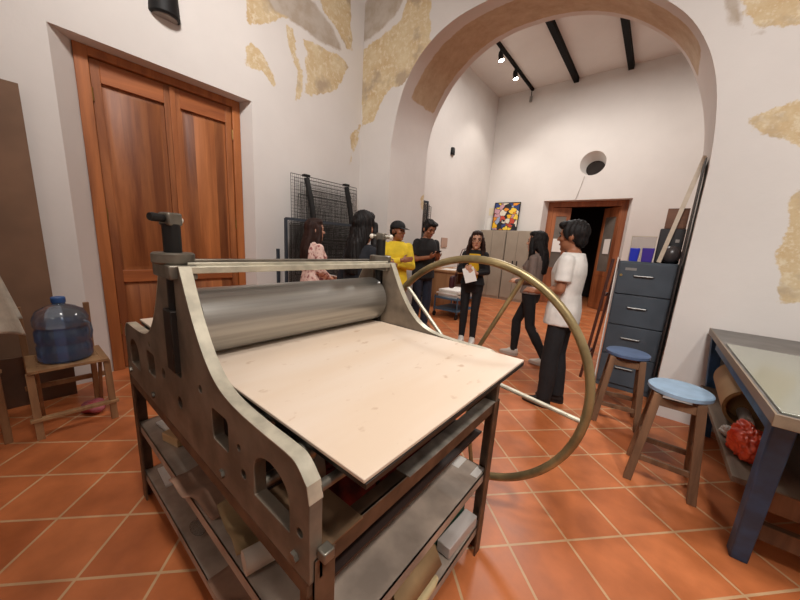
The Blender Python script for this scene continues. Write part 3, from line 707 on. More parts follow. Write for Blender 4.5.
# ------------------------------------------------------------------ stools
M_STW = wood('stool_timber', (78, 56, 40), (138, 102, 74), 2, 14, .6)
def stool(x, y, rz, h, r, seatmat, label, legd):
    t = thing('stool', label, 'stool', (x, y, 0), rz, 'round wooden stools by the filing cabinet')
    mb = MB(); mb.lathe([(r - .012, h - .032), (r, h - .026), (r, h - .006), (r - .008, h)], n=40); mb.build('seat', seatmat, t, local=True)
    a0, a1 = .095, legd
    tops = []
    for sx in (-1, 1):
        for sy in (-1, 1):
            p = V((sx * a0, sy * a0, h - .033)); q = V((sx * a1, sy * a1, 0)); mb = MB()
            w = .021
            mb.rings([[q + V((dx * w, dy * w, 0)) for dx, dy in ((-1, -1), (1, -1), (1, 1), (-1, 1))], [p + V((dx * w, dy * w, 0)) for dx, dy in ((-1, -1), (1, -1), (1, 1), (-1, 1))]])
            mb.build('leg', M_STW, t, .003, local=True)
    def at(z, sx, sy):
        f = z / h; a = a1 + (a0 - a1) * f; return V((sx * a, sy * a, z))
    for (za, pairs) in ((.16, (((-1, -1), (1, -1)), ((-1, 1), (1, 1)))), (.24, (((-1, -1), (-1, 1)), ((1, -1), (1, 1)))), (h - .08, (((-1, -1), (1, -1)), ((-1, 1), (1, 1)), ((-1, -1), (-1, 1)), ((1, -1), (1, 1))))):
        for A, B in pairs:
            p = at(za, *A); q = at(za, *B); mb = MB(); d = (q - p); R = frame_from(d); mb.box((p + q) / 2, (d.length - .036, .018, .034 if za < .4 else .05), R); mb.build('stretcher' if za < .4 else 'apron', M_STW, t, .002, local=True)
    return t
M_SEATL = mat('pale_blue_paint', (146, 172, 196), .5, 0, .1, 10); M_SEATD = mat('dusty_blue_paint', (86, 106, 140), .5, 0, .15, 10)
stool(.238, 2.45, 0, .61, .152, M_SEATL, 'wooden stool with pale blue round seat beside the blue work table', .15)
stool(-.055, 3.12, math.radians(6), .60, .15, M_SEATD, 'wooden stool with darker blue round seat right in front of the filing cabinet', .145)

# ------------------------------------------------------------------ filing cabinet and what stands on it
M_CAB = mat('dark_blue_grey_enamel', (74, 84, 94), .5, 0, .12, 5); M_CHR = mat('chrome_pull', (150, 150, 148), .45, .6)
CX0, CX1, CY0, CY1, CH = -.29, .165, 3.86, 4.36, 1.315
fc = thing('filing_cabinet', 'tall dark blue grey metal filing cabinet with four drawers inside the arch', 'filing cabinet', ((CX0 + CX1) / 2, (CY0 + CY1) / 2, 0))
mb = MB(); mb.bb((CX0, CY0 + .004, .0), (CX1, CY1, CH)); mb.build('body', M_CAB, fc, .004)
for k in range(4):
    z0 = .06 + k * .312; z1 = z0 + .302
    mb = MB(); mb.bb((CX0 + .012, CY0 - .014, z0), (CX1 - .012, CY0 + .004, z1)); dr = mb.build('drawer', M_CAB, fc, .003)
    mb = MB(); mb.tube([(CX0 + .14, CY0 - .015, z1 - .12), (CX0 + .145, CY0 - .032, z1 - .12), (CX0 + .285, CY0 - .032, z1 - .12), (CX0 + .29, CY0 - .015, z1 - .12)], .007, 8); mb.build('handle', M_CHR, dr)
    if k == 3:
        mb = MB(); mb.bb((CX0 + .06, CY0 - .017, z1 - .07), (CX0 + .15, CY0 - .014, z1 - .045)); mb.build('label_holder', M_CHR, dr)
        mb = MB(); mb.tube([(CX0 + .035, CY0 - .022, z1 - .12), (CX0 + .035, CY0 - .013, z1 - .12)], .012, 12); mb.build('lock', mat('brass_lock', (176, 150, 96), .4, .8), dr)
def tub(x, y, z, w, h, m, label):
    mb = MB(); mb.rings([[V((x + a * w * .85, y + b * w * .85, z)) for a, b in ((-1, -1), (1, -1), (1, 1), (-1, 1))], [V((x + a * w, y + b * w, z + h)) for a, b in ((-1, -1), (1, -1), (1, 1), (-1, 1))]])
    return tag(mb.build('plastic_tub', m, bevel=.005, loc=(x, y, z)), label, 'tub')
tub(-.19, 3.98, CH, .04, .13, mat('bright_blue_plastic', (30, 50, 190), .4), 'bright blue tub on the filing cabinet at its left')
tub(-.085, 3.98, CH, .048, .135, mat('purple_blue_plastic', (66, 44, 150), .4), 'purple tub on the filing cabinet beside the blue one')
tc_ = thing('clear_case', 'clear plastic case standing behind the blue and purple tubs on the cabinet', 'case', (-.14, 4.12, CH))
mb = MB(); mb.bb((-.24, 4.07, CH), (-.04, 4.16, CH + .25)); mb.build('body', M_CLEAR, tc_, .003)
mb = MB()
for a, b in (((-.242, 4.068, CH + .246), (-.038, 4.076, CH + .254)), ((-.242, 4.068, CH), (-.236, 4.076, CH + .25)), ((-.044, 4.068, CH), (-.038, 4.076, CH + .25))): mb.bb(a, b)
mb.build('rim', mat('cream_rim', (206, 198, 180), .5), tc_)
t = thing('dark_machine', 'dark grey boxy machine with a rounded hood on the filing cabinet', 'machine', (.05, 4.1, CH))
mb = MB(); mb.bb((-.03, 4.08, CH), (.16, 4.3, CH + .33)); mb.build('body', mat('charcoal_plastic', (42, 40, 42), .5), t, .01)
mb = MB(); mb.ell((.09, 4.0, CH + .085), (.075, .07, .085)); 
for p in mb.v: p.z = max(p.z, CH + .001)
mb.build('hood', mat('dark_grey_plastic', (66, 60, 60), .3), t)
for x in (.03, .1):
    mb = MB(); mb.bb((x, 4.074, CH + .2), (x + .03, 4.08, CH + .23)); mb.build('button', mat('pale_button', (150, 144, 140), .5), t)
mb = MB(); mb.bb((-.005, 4.1, CH + .331), (.155, 4.28, CH + .52)); tag(mb.build('wooden_box', wood('box_timber', (88, 54, 34), (126, 82, 54), 0, 14), bevel=.004, loc=(.08, 4.2, CH + .33)), 'brown wooden box on top of the dark machine on the cabinet', 'box')
mb = MB(); a = V((.01, 3.9, CH)); b = V((.16, 3.9, 2.235)); d = b - a; R = frame_from(d, (0, 1, 0)); mb.box((a + b) / 2 + V((0, 0, .006)), (d.length, .034, .034), R)
tag(mb.build('pale_batten', wood('pale_batten_timber', (196, 180, 158), (220, 206, 186), 0, 10), bevel=.002, loc=tuple(a)), 'long pale wooden batten leaning from the cabinet top against the arch jamb', 'batten')
mb = MB(); mb.add([(.12, 3.62, 0), (.179, 3.62, 2.12), (.179, 4.28, 2.12), (.168, 4.28, 1.9), (.168, 4.28, 0)], [(0, 1, 2, 3, 4)])
mb = MB(); mb.rings([[V((.155, 3.6, 0)), V((.164, 3.6, 0)), V((.164, 3.85, 0)), V((.155, 3.85, 0))], [V((.155, 3.6, 2.16)), V((.164, 3.6, 2.16)), V((.164, 3.85, 2.16)), V((.155, 3.85, 2.16))]])
tag(mb.build('dark_board', mat('dark_stained_board', (48, 38, 32), .6, 0, .3, 5), loc=(.175, 3.7, 0)), 'narrow dark board standing against the arch jamb beside the filing cabinet', 'board')
t = thing('folded_easel', 'dark reddish folded wooden frame leaning at the left side of the filing cabinet', 'frame', (-.37, 4.0, 0))
M_EASEL = wood('dark_red_timber', (54, 26, 20), (92, 48, 36), 2, 12, .5)
for dx in (0, .06):
    mb = MB(); mb.box((-.40 + dx * .6, 3.95 + dx * 3, .66), (.026, .04, 1.34), RY(math.radians(4))); mb.build('post', M_EASEL, t, .003)
for z in (.3, .95): mb = MB(); mb.box((-.385 + (z - .66) * .07, 4.04, z), (.02, .18, .03)); mb.build('crossbar', M_EASEL, t, .002)
mb = MB(); mb.box((-.309, 3.93, .675), (.012, .05, 1.35)); tag(mb.build('white_strip', M_PAPER, loc=(-.309, 3.93, 0)), 'white strip of board standing against the left side of the filing cabinet', 'board')

# ------------------------------------------------------------------ blue work table
M_BLUE = mat('scuffed_blue_paint', (42, 92, 142), .5, 0, .3, 8); M_TOP = mat('grey_worn_top', (112, 108, 104), .5, 0, .15, 7)
M_RAWW = wood('weathered_board', (96, 80, 66), (140, 122, 104), 1, 9, .7)
wt = thing('work_table', 'large blue legged work table with grey top and a wooden shelf below', 'table', (1.1, 2.55, 0))
TX0, TX1, TY0, TY1, TZ = .415, 1.85, 1.63, 3.42, .85
mb = MB(); mb.bb((TX0, TY0, TZ - .045), (TX1, TY1, TZ)); mb.build('tabletop', M_TOP, wt, .003)
mb = MB(); mb.bb((TX0 - .008, TY0 - .002, TZ - .042), (TX0 - .0005, TY1, TZ + .001)); mb.bb((TX0 - .008, TY0 - .008, TZ - .046), (TX1, TY0 - .0005, TZ + .001)); mb.build('edge_trim', wood('edge_timber', (112, 96, 80), (150, 132, 110), 1, 10), wt, .002)
for sx, x in ((1, TX0 + .012), (-1, TX1 - .012)):
    for y, yb in ((TY0 + .06, TY0 + .36), (TY1 - .05, TY1 - .09)):
        mb = MB(); w = .062; xb = x + sx * .075
        mb.rings([[V((xb + sx * a * w, yb + b * .075, 0)) for a, b in ((0, 0), (1, 0), (1, 1), (0, 1))], [V((x + sx * a * w, y + b * .075, TZ - .046)) for a, b in ((0, 0), (1, 0), (1, 1), (0, 1))]])
        mb.build('leg', M_BLUE, wt, .006)
mb = MB(); mb.bb((TX0 + .03, TY0 + .17, TZ - .13), (TX0 + .06, TY1 - .16, TZ - .046)); mb.bb((TX1 - .06, TY0 + .17, TZ - .13), (TX1 - .03, TY1 - .16, TZ - .046)); mb.bb((TX0 + .11, TY0 + .1, TZ - .13), (TX1 - .11, TY0 + .13, TZ - .046)); mb.build('apron', M_BLUE, wt, .003)
SZ = .40
mb = MB(); mb.bb((TX0 + .02, TY0 + .36, SZ - .03), (TX1 - .05, TY1 - .06, SZ)); mb.build('lower_shelf', M_RAWW, wt, .003)
mb = MB(); mb.bb((TX0 + .13, TY0 + .345, SZ - .1), (TX1 - .13, TY0 + .359, SZ - .0)); mb.build('shelf_rail', M_STW, wt, .003)
mb = MB(); mb.bb((TX0 + .13, TY0 + .40, .12), (TX1 - .13, TY0 + .44, .2)); mb.build('foot_rail', M_STW, wt, .003)
# glass sheet on the table
gs = MB(); gs.bb((TX0 + .008, TY0 + .012, TZ + .001), (TX1 - .1, TY1 - .62, TZ + .009))
gs = tag(gs.build('glass_sheet', mat('grey_green_glass', (146, 148, 134), .14, 0, trans=.12, spec=.6), bevel=.002, loc=(1.1, 2.2, TZ + .001)), 'grey green glass sheet lying on the blue work table', 'glass sheet')
# paper tube, bags on the lower shelf
def roll(a, b, r, m, label, inner=.8):
    a = V(a); b = V(b); mb = MB(); d = (b - a).normalized(); up = V((0, 0, 1)); x = d.cross(up).normalized(); y = x.cross(d); n = 32
    def ring(p, rr): return [p + (x * math.cos(2 * PI * k / n) + y * math.sin(2 * PI * k / n)) * rr for k in range(n)]
    mb.rings([ring(a + d * .15, r * inner), ring(a, r * inner), ring(a, r), ring(b, r), ring(b, r * inner), ring(b - d * .15, r * inner)])
    return tag(mb.build('paper_roll', m, loc=tuple((a + b) / 2 - V((0, 0, r)))), label, 'paper roll')
M_KR2 = mat('kraft_roll', (176, 136, 88), .6, 0, .08, 4)
roll((.57, 2.62, SZ + .122), (.60, 3.3, SZ + .122), .12, M_KR2, 'thick brown paper roll on the lower shelf of the blue table', .86)
roll((.56, 2.58, SZ + .058), (.58, 2.95, SZ + .058), .03, M_PAPER, 'thin white paper roll inside the thick brown one under the blue table', .6)
def bag(x, y, z, r, m, label, seed):
    mb = MB(); c = V((x, y, z + r[2] * .85)); mb.ell(c, r, n=72, m=48)
    o = V((seed * 3.1, seed, 0))
    for p in mb.v:
        d = p - c; q = V((d.x / r[0], d.y / r[1], d.z / r[2]))
        k = 1 + .35 * noise.noise(q * 1.3 + o) - .34 * abs(noise.noise(q * 2.6 + o)) - .2 * abs(noise.noise(q * 5.5 + o)) + .12
        p.x = x + d.x * k; p.y = y + d.y * k; p.z = max(z + .001, c.z + d.z * k)
    return tag(mb.build('plastic_bag', m, smooth=180, loc=(x, y, z)), label, 'bag')
M_RED = mat('orange_red_plastic', (204, 56, 30), .25, 0, .2, 12, col2=(226, 92, 58), bump=.5, bscale=22)
bag(.515, 2.26, SZ, (.07, .13, .085), M_RED, 'orange red plastic bag at the edge of the shelf under the blue table', 3)
bag(.86, 2.23, SZ, (.16, .16, .13), mat('dull_red_plastic', (168, 40, 26), .3, 0, .3, 9, bump=.5, bscale=20), 'dull red plastic bag further inside the shelf under the blue table', 9)
bag(.475, 2.46, SZ, (.035, .05, .03), mat('white_plastic', (208, 200, 190), .3, bump=.4, bscale=30), 'small crumpled white plastic bag beside the orange red one', 4)

# ------------------------------------------------------------------ print drying racks
M_WIRE = mat('dark_wire', (58, 55, 52), .45, .6); M_STRAP = mat('black_strap', (20, 19, 19), .7)
def grid_mb(P00, P10, P01, nu, nv, r, border=.005):
    P00, P10, P01 = V(P00), V(P10), V(P01); U = P10 - P00; W_ = P01 - P00; mb = MB()
    for i in range(nu + 1): a = P00 + U * i / nu; mb.tube([a, a + W_], border if i in (0, nu) else r, 4)
    for j in range(nv + 1): a = P00 + W_ * j / nv; mb.tube([a, a + U], border if j in (0, nv) else r, 4)
    return mb
t = thing('drying_rack', 'tall wire print drying rack with stacked grids folded up by the left wall', 'drying rack', (-3.45, 2.7, 0))
ya, yb = 2.22, 3.28
grid_mb((-3.47, ya, 1.0), (-3.47, yb, 1.0), (-3.52, ya + .02, 2.09), 40, 30, .0016, .004).build('wire_shelf', M_WIRE, t, smooth=0)
grid_mb((-3.43, ya + .1, .95), (-3.43, yb - .04, .95), (-3.49, ya + .14, 2.0), 34, 28, .0016, .004).build('wire_shelf', M_WIRE, t, smooth=0)
grid_mb((-3.45, ya + .03, .97), (-3.45, yb - .02, .97), (-3.505, ya + .06, 2.05), 50, 24, .0018, .004).build('wire_shelf', M_WIRE, t, smooth=0)
grid_mb((-3.37, ya - .02, .9), (-3.37, yb - .2, .9), (-3.47, ya + .09, 1.86), 36, 26, .0018, .004).build('wire_shelf', M_WIRE, t, smooth=0)
grid_mb((-3.39, ya + .2, .9), (-3.39, yb - .1, .9), (-3.47, ya + .2, 1.93), 30, 26, .0016, .004).build('wire_shelf', M_WIRE, t, smooth=0)
for y in (2.42, 3.06):
    mb = MB(); n = 14; pts = [(-3.46 + .05 * math.sin(PI * k / n * .8), y + .14 * (k / n), 2.06 - .92 * k / n) for k in range(n + 1)]
    mb.tube(pts, .034, 8); mb.build('strap', M_STRAP, t)
    mb = MB(); mb.bb((-3.5, y - .04, 2.075), (-3.44, y + .04, 2.1)); mb.build('clip', M_BLACK, t, .004)
mb = MB()
for y in (2.1, 3.25): mb.bb((-3.42, y - .015, 0), (-3.39, y + .015, 1.56)); mb.bb((-3.6, y - .015, 0), (-3.57, y + .015, 1.2))
mb.bb((-3.42, 2.1, 1.54), (-3.39, 3.25, 1.57)); mb.bb((-3.42, 2.1, .2), (-3.39, 3.25, .23))
for y in (2.1, 3.25): mb.bb((-3.6, y - .015, .2), (-3.39, y + .015, .23))
mb.build('frame', mat('blue_grey_frame', (62, 70, 80), .5, .3), t)
for k in range(3):
    x = -3.385 + k * .022
    grid_mb((x, 2.13, .3), (x, 3.22, .3), (x - .01, 2.13, 1.53 - k * .02), 56, 50, .0022, .005).build('wire_shelf', M_WIRE, t, smooth=0)
t = thing('drying_rack', 'narrow dark wire drying rack behind the arch on the back room left wall', 'drying rack', (-3.95, 5.6, 0))
mb = MB()
for y in (5.3, 5.92): mb.bb((XBL + .03, y - .015, 0), (XBL + .06, y + .015, 2.28)); mb.bb((XBL + .22, y - .015, 0), (XBL + .25, y + .015, 1.4))
for y in (5.3, 5.92): mb.bb((XBL + .03, y - .015, .2), (XBL + .25, y + .015, .23))
mb.bb((XBL + .03, 5.3, 2.25), (XBL + .06, 5.92, 2.28)); mb.build('frame', MATS['blue_grey_frame'], t)
for k in range(3):
    x = XBL + .07 + k * .05; grid_mb((x, 5.32, .5), (x, 5.9, .5), (x - .03, 5.34, 2.24 - .04 * k), 18, 40, .0025, .006).build('wire_shelf', M_WIRE, t, smooth=0)

# ------------------------------------------------------------------ water jug on its folding chair
M_PINE = wood('old_pine', (128, 92, 60), (176, 138, 98), 0, 12, .6); M_PINEZ = wood('old_pine_upright', (116, 80, 52), (166, 126, 88), 2, 12, .6)
wc = thing('folding_chair', 'small weathered folding wooden chair that holds the water jug', 'chair', (-3.02, .18, 0))
CZ = .45
mb = MB(); mb.bb((-3.2, -.01, CZ - .022), (-2.83, .035, CZ)); mb.bb((-3.2, .325, CZ - .022), (-2.83, .365, CZ)); mb.bb((-2.87, .035, CZ - .02), (-2.83, .325, CZ)); mb.bb((-3.2, .035, CZ - .02), (-3.16, .325, CZ))
for k in range(5): x = -3.145 + k * .056; mb.bb((x, .03, CZ - .014), (x + .045, .33, CZ - .002))
mb.build('seat', M_PINE, wc, .002)
for y in (.0, .355):
    mb = MB(); a = V((-2.82, y, 0)); b = V((-2.86, y, CZ - .022)); 
    mb.rings([[a + V((dx * .016, dy * .018, 0)) for dx, dy in ((-1, -1), (1, -1), (1, 1), (-1, 1))], [b + V((dx * .016, dy * .018, 0)) for dx, dy in ((-1, -1), (1, -1), (1, 1), (-1, 1))]]); mb.build('leg', M_PINEZ, wc, .002)
    y2 = y + (.0 if y < .1 else -.03)
    mb = MB(); a = V((-3.26, y2, 0)); b = V((-3.19, y2, .79))
    mb.rings([[a + V((dx * .016, dy * .016, 0)) for dx, dy in ((-1, -1), (1, -1), (1, 1), (-1, 1))], [b + V((dx * .014, dy * .016, 0)) for dx, dy in ((-1, -1), (1, -1), (1, 1), (-1, 1))]]); mb.build('back_post', M_PINEZ, wc, .002)
    mb = MB(); a = V((-2.9, y + (.03 if y < .1 else -.03), CZ - .03)); b = V((-3.1, y + (.03 if y < .1 else -.03), 0)); d = b - a; mb.box((a + b) / 2, (d.length, .018, .03), frame_from(d)); mb.build('cross_leg', M_PINEZ, wc, .002)
mb = MB(); mb.box((-2.825, .178, .13), (.04, .42, .02)); mb.build('foot_bar', M_PINE, wc, .002)
mb = MB(); mb.box((-3.25, .178, .2), (.02, .42, .035)); mb.build('rear_bar', M_PINE, wc, .002)
M_JUG = mat('blue_bottle_plastic', (170, 190, 210), .12, 0, trans=.9, spec=.6); M_WATER = mat('blue_water', (92, 138, 200), .05, 0, trans=.75)
jg = thing('water_jug', 'large blue plastic water jug standing on the folding wooden chair', 'water jug', (-3.0, .178, CZ))
R0 = .135
pj = [(.09, 0), (.125, .004), (R0, .02), (R0, .10), (R0 - .008, .115), (R0 - .008, .125), (R0, .14), (R0, .2), (R0 - .008, .215), (R0 - .008, .225), (R0, .24), (R0, .285), (R0 - .008, .305), (.112, .335), (.07, .362), (.034, .374), (.03, .38), (.03, .40)]
mb = MB(); mb.lathe(pj, (-3.0, .178, CZ), 40); mb.build('bottle', M_JUG, jg, smooth=50)
mb = MB(); mb.lathe([(.08, .006), (.118, .012), (.126, .03), (.126, .1), (.12, .12), (.126, .14), (.126, .235)], (-3.0, .178, CZ), 32); mb.build('water', M_WATER, jg, smooth=50)
mb = MB(); mb.lathe([(.033, .385), (.035, .388), (.035, .418), (.031, .423)], (-3.0, .178, CZ), 24); mb.build('cap', mat('blue_cap', (50, 92, 150), .4), jg)
mb = MB(); mb.tube([(-2.9, .275, CZ + .27), (-2.88, .296, CZ + .25), (-2.876, .30, CZ + .2), (-2.885, .292, CZ + .15)], .012, 10); mb.build('handle', M_JUG, jg)
mb = MB(); mb.ell((-3.02, .27, .045), (.09, .07, .045), n=20, m=12)
for i, p in enumerate(mb.v): p.z = max(.001, p.z + .012 * math.sin(40 * p.x + 30 * p.y))
tag(mb.build('red_rag', mat('pink_red_cloth', (140, 30, 34), .8, 0, 0, 12, col2=(196, 120, 130)), smooth=180, loc=(-3.02, .27, 0)), 'small red and pink cloth bundle on the floor under the folding chair', 'rag')
# brown board behind
t = MB(); t.box((-3.585, -.43, 1.13), (.03, 1.235, 2.262), RY(math.radians(.0)))
tag(t.build('hardboard_panel', mat('brown_hardboard', (130, 99, 76), .7, 0, .12, 3), bevel=.002, loc=(-3.585, -.43, 0)), 'tall plain brown hardboard panel leaning on the left wall', 'board')
mb = MB(); mb.box((-3.42, -.02, .2), (.012, .5, .4), RY(math.radians(10))); tag(mb.build('cardboard_sheet', mat('brown_card', (96, 70, 52), .8, 0, .15, 6), loc=(-3.42, 0, 0)), 'low brown cardboard sheet standing behind the folding chair', 'cardboard')
# chair with towel at the left edge
ch = thing('wooden_chair', 'old wooden chair draped with a pale towel at the left edge', 'chair', (-2.7, -.31, 0))
for y, x, h in ((-.50, -2.66, .46), (-.23, -2.66, .46), (-.50, -2.9, 1.1), (-.13, -2.9, 1.1)):
        mb = MB(); mb.bb((x - .018, y - .018, 0), (x + .018, y + .018, h)); mb.build('leg', M_PINEZ, ch, .003)
mb = MB(); mb.rings([[V((-2.88, -.53, z)), V((-2.63, -.53, z)), V((-2.63, -.2, z)), V((-2.88, -.10, z))] for z in (.46, .485)]); mb.build('seat', M_PINE, ch, .004)
for z in (.68, .86, 1.05): mb = MB(); mb.bb((-2.912, -.482, z), (-2.89, -.148, z + .05)); mb.build('back_slat', M_PINE, ch, .003)
def towel(a, b):
    # hangs over the top slat: a along the slat, b from the front hem over the top to the back hem
    w = .010 * math.sin(a * 19) + .006 * math.sin(a * 31 + 2)
    dr = abs(b - .5) * 2
    y = -.49 + .43 * a + dr * .075 * a
    if b < .5: z = 1.122 - dr * (.30 + .14 * a); x = -2.876 + .012 + w * dr + .03 * dr
    else: z = 1.122 - dr * .36; x = -2.926 - .012 - w * dr
    if abs(b - .5) < .06: z += .004; x = -2.865 - (b - .44) / .12 * .072
    return (x, y, z)
mb = MB(); mb.sheet(24, 40, towel); tag(mb.build('towel', mat('pale_towel', (196, 188, 172), .95, 0, .08, 20, bump=.3, bscale=90), solid=.006, smooth=180, loc=(-2.9, -.27, .7)), 'pale off-white towel hanging over the back of the wooden chair', 'towel')
bag(-2.76, -.27, .486, (.1, .12, .12), mat('black_cloth', (18, 18, 20), .8), 'black cloth bag on the seat of the chair under the towel', 11)

# ------------------------------------------------------------------ back room furniture
M_LOCK = mat('putty_metal', (158, 146, 130), .5, .1, .06, 3)
def locker(x0, x1, label):
    y0, y1, h = 8.5, 8.95, 1.86
    t = thing('metal_cupboard', label, 'cupboard', ((x0 + x1) / 2, 8.72, 0), group='beige metal cupboards along the far wall')
    mb = MB(); mb.bb((x0, y0 + .02, .0), (x1, y1, h)); mb.build('body', M_LOCK, t, .004)
    xm = (x0 + x1) / 2
    for a, b in ((x0 + .01, xm - .004), (xm + .004, x1 - .01)):
        mb = MB(); mb.bb((a, y0, .07), (b, y0 + .019, h - .02)); D = mb.build('door', M_LOCK, t, .004)
        xh = b - .05 if a < x0 + .1 else a + .05
        mb = MB(); mb.bb((xh - .012, y0 - .02, .95), (xh + .012, y0 - .001, 1.08)); mb.build('handle', M_BLACK, D, .003)
locker(-3.98, -3.24, 'beige metal cupboard against the far wall under the colourful painting')
locker(-3.22, -2.6, 'beige metal cupboard against the far wall next to the open door')
# painting leaning on the far wall, on the cupboards
def paint_mat():
    m = bpy.data.materials.new('colourful_abstract_painting'); m.use_nodes = True; nt = m.node_tree; N = nt.nodes; Lk = nt.links; b = N['Principled BSDF']; b.inputs['Roughness'].default_value = .5
    tc = N.new('ShaderNodeTexCoord'); n0 = N.new('ShaderNodeTexNoise'); n0.inputs['Scale'].default_value = 7; Lk.new(tc.outputs['Object'], n0.inputs['Vector'])
    mx0 = N.new('ShaderNodeMix'); mx0.data_type = 'RGBA'; mx0.inputs[0].default_value = .12; Lk.new(tc.outputs['Object'], mx0.inputs[6]); Lk.new(n0.outputs['Color'], mx0.inputs[7])
    v = N.new('ShaderNodeTexVoronoi'); v.inputs['Scale'].default_value = 8.5; Lk.new(mx0.outputs[2], v.inputs['Vector'])
    s = N.new('ShaderNodeSeparateColor'); Lk.new(v.outputs['Color'], s.inputs[0])
    r = N.new('ShaderNodeValToRGB'); r.color_ramp.interpolation = 'CONSTANT'; e = r.color_ramp.elements
    cols = [(232, 178, 30), (40, 62, 120), (226, 140, 40), (196, 150, 160), (24, 26, 34), (238, 200, 70), (150, 164, 190), (190, 70, 50), (220, 210, 190)]
    e[0].color = rgb(cols[0]); e[1].position = 1 / 9; e[1].color = rgb(cols[1])
    for i in range(2, 9): k = e.new(i / 9); k.color = rgb(cols[i])
    Lk.new(s.outputs[0], r.inputs[0])
    ve = N.new('ShaderNodeTexVoronoi'); ve.feature = 'DISTANCE_TO_EDGE'; ve.inputs['Scale'].default_value = 8.5; Lk.new(mx0.outputs[2], ve.inputs['Vector'])
    lt = N.new('ShaderNodeMath'); lt.operation = 'LESS_THAN'; lt.inputs[1].default_value = .035; Lk.new(ve.outputs['Distance'], lt.inputs[0])
    mx = N.new('ShaderNodeMix'); mx.data_type = 'RGBA'; Lk.new(lt.outputs[0], mx.inputs[0]); Lk.new(r.outputs[0], mx.inputs[6]); mx.inputs[7].default_value = rgb((20, 20, 26)); Lk.new(mx.outputs[2], b.inputs['Base Color'])
    return m
t = thing('painting', 'colourful abstract painting of yellow and blue shapes leaning on top of the cupboards', 'painting', (-3.45, 8.85, 1.86))
mb = MB(); mb.box((-3.46, 8.90, 2.25), (.68, .02, .75), RX(math.radians(-5))); mb.build('canvas', paint_mat(), t)
mb = MB(); R = RX(math.radians(-5))
for c, d in (((0, 0, .375), (.72, .03, .02)), ((0, 0, -.372), (.72, .03, .02)), ((.35, 0, 0), (.02, .03, .75)), ((-.35, 0, 0), (.02, .03, .75))): mb.box(V((-3.46, 8.90, 2.25)) + R @ V(c), d, R)
mb.build('frame', M_BLACK, t)
mb = MB(); mb.bb((-4.02, 8.992, 1.88), (-3.86, 8.9995, 2.22)); tag(mb.build('paper_notice', M_PAPER, loc=(-3.94, 8.98, 1.9)), 'white paper sheet on the far wall left of the painting', 'notice')
mb = MB(); mb.bb((-4.0, 8.992, 2.3), (-3.84, 8.9995, 2.5)); tag(mb.build('paper_notice', mat('cream_paper', (222, 210, 180), .8), loc=(-3.92, 8.98, 2.3)), 'small cream paper above the white sheet left of the painting', 'notice')
# table with papers, trolley
bt = thing('side_table', 'light brown wooden cabinet table with white papers at the back room left wall', 'table', (-3.75, 6.3, 0))
M_BT = wood('light_brown_ply', (150, 106, 70), (186, 140, 98), 2, 8, .5)
mb = MB(); mb.bb((XBL + .05, 5.98, .80), (-3.2, 7.6, .84)); mb.build('tabletop', M_BT, bt, .004)
mb = MB(); mb.bb((XBL + .1, 6.05, 0), (-3.3, 6.09, .80)); mb.bb((XBL + .1, 7.5, 0), (-3.3, 7.54, .80)); mb.bb((XBL + .08, 6.09, 0), (XBL + .1, 7.5, .8)); mb.bb((XBL + .1, 6.09, .36), (-3.3, 7.5, .39)); mb.build('side_panel', M_BT, bt, .003)
for k, (x, y, w, h, rz, lab) in enumerate(((-3.55, 6.26, .3, .012, .2, 'white stack of paper nearest the arch on the back room table'), (-3.5, 6.78, .3, .03, -.15, 'white stack of paper in the middle of the back room table'), (-3.48, 7.3, .3, .02, .3, 'white stack of paper at the far end of the back room table'))):
    tag(MB().box((x, y, .841 + h / 2), (w, w * 1.3, h), RZ(rz)).build('paper_stack', M_PAPER, loc=(x, y, .84)), lab, 'paper stack', 'paper stacks on the back room table')
for k, (x, y, z, w, h, lab) in enumerate(((-3.55, 7.0, .391, .45, .05, 'white stack of paper on the lower shelf of the back room table'),)):
    tag(MB().box((x, y, z + h / 2), (w, .7, h), RZ(.06)).build('paper_stack', M_PAPER, loc=(x, y, z)), lab, 'paper stack')
tr = thing('trolley', 'low blue metal trolley loaded with white paper sheets beside the back room table', 'trolley', (-2.98, 5.55, 0))
M_TB = mat('blue_trolley_metal', (74, 104, 130), .45, .3)
tx0, tx1, ty0, ty1 = -3.25, -2.72, 5.2, 5.9
for z in (.14, .36): mb = MB(); mb.bb((tx0, ty0, z), (tx1, ty1, z + .03)); mb.build('deck', M_TB, tr, .004)
for x in (tx0 + .02, tx1 - .02):
    for y in (ty0 + .02, ty1 - .02):
        mb = MB(); mb.bb((x - .012, y - .012, .1), (x + .012, y + .012, .42)); mb.build('post', M_TB, tr)
        mb = MB(); mb.tube([(x - .012, y, .05), (x + .012, y, .05)], .05, 18); mb.build('caster', M_BLACK, tr)
for k in range(5):
    tag(MB().box((-2.98 + .02 * math.sin(k * 2.2), 5.55 + .02 * math.cos(k * 1.7), .391 + .014 + k * .029), (.44, .6, .026), RZ(.1 * math.sin(k * 3))).build('paper_stack', mat('ivory_paper', (212, 204, 192), .8) if k % 2 else M_PAPER, loc=(-2.98, 5.55, .39 + k * .029)),
        ['white paper bundle lowest on the blue trolley', 'ivory paper bundle second from the bottom on the blue trolley', 'white paper bundle in the middle of the pile on the blue trolley', 'ivory paper bundle second from the top on the blue trolley', 'white paper bundle topmost on the blue trolley'][k], 'paper stack', 'paper bundles on the blue trolley')

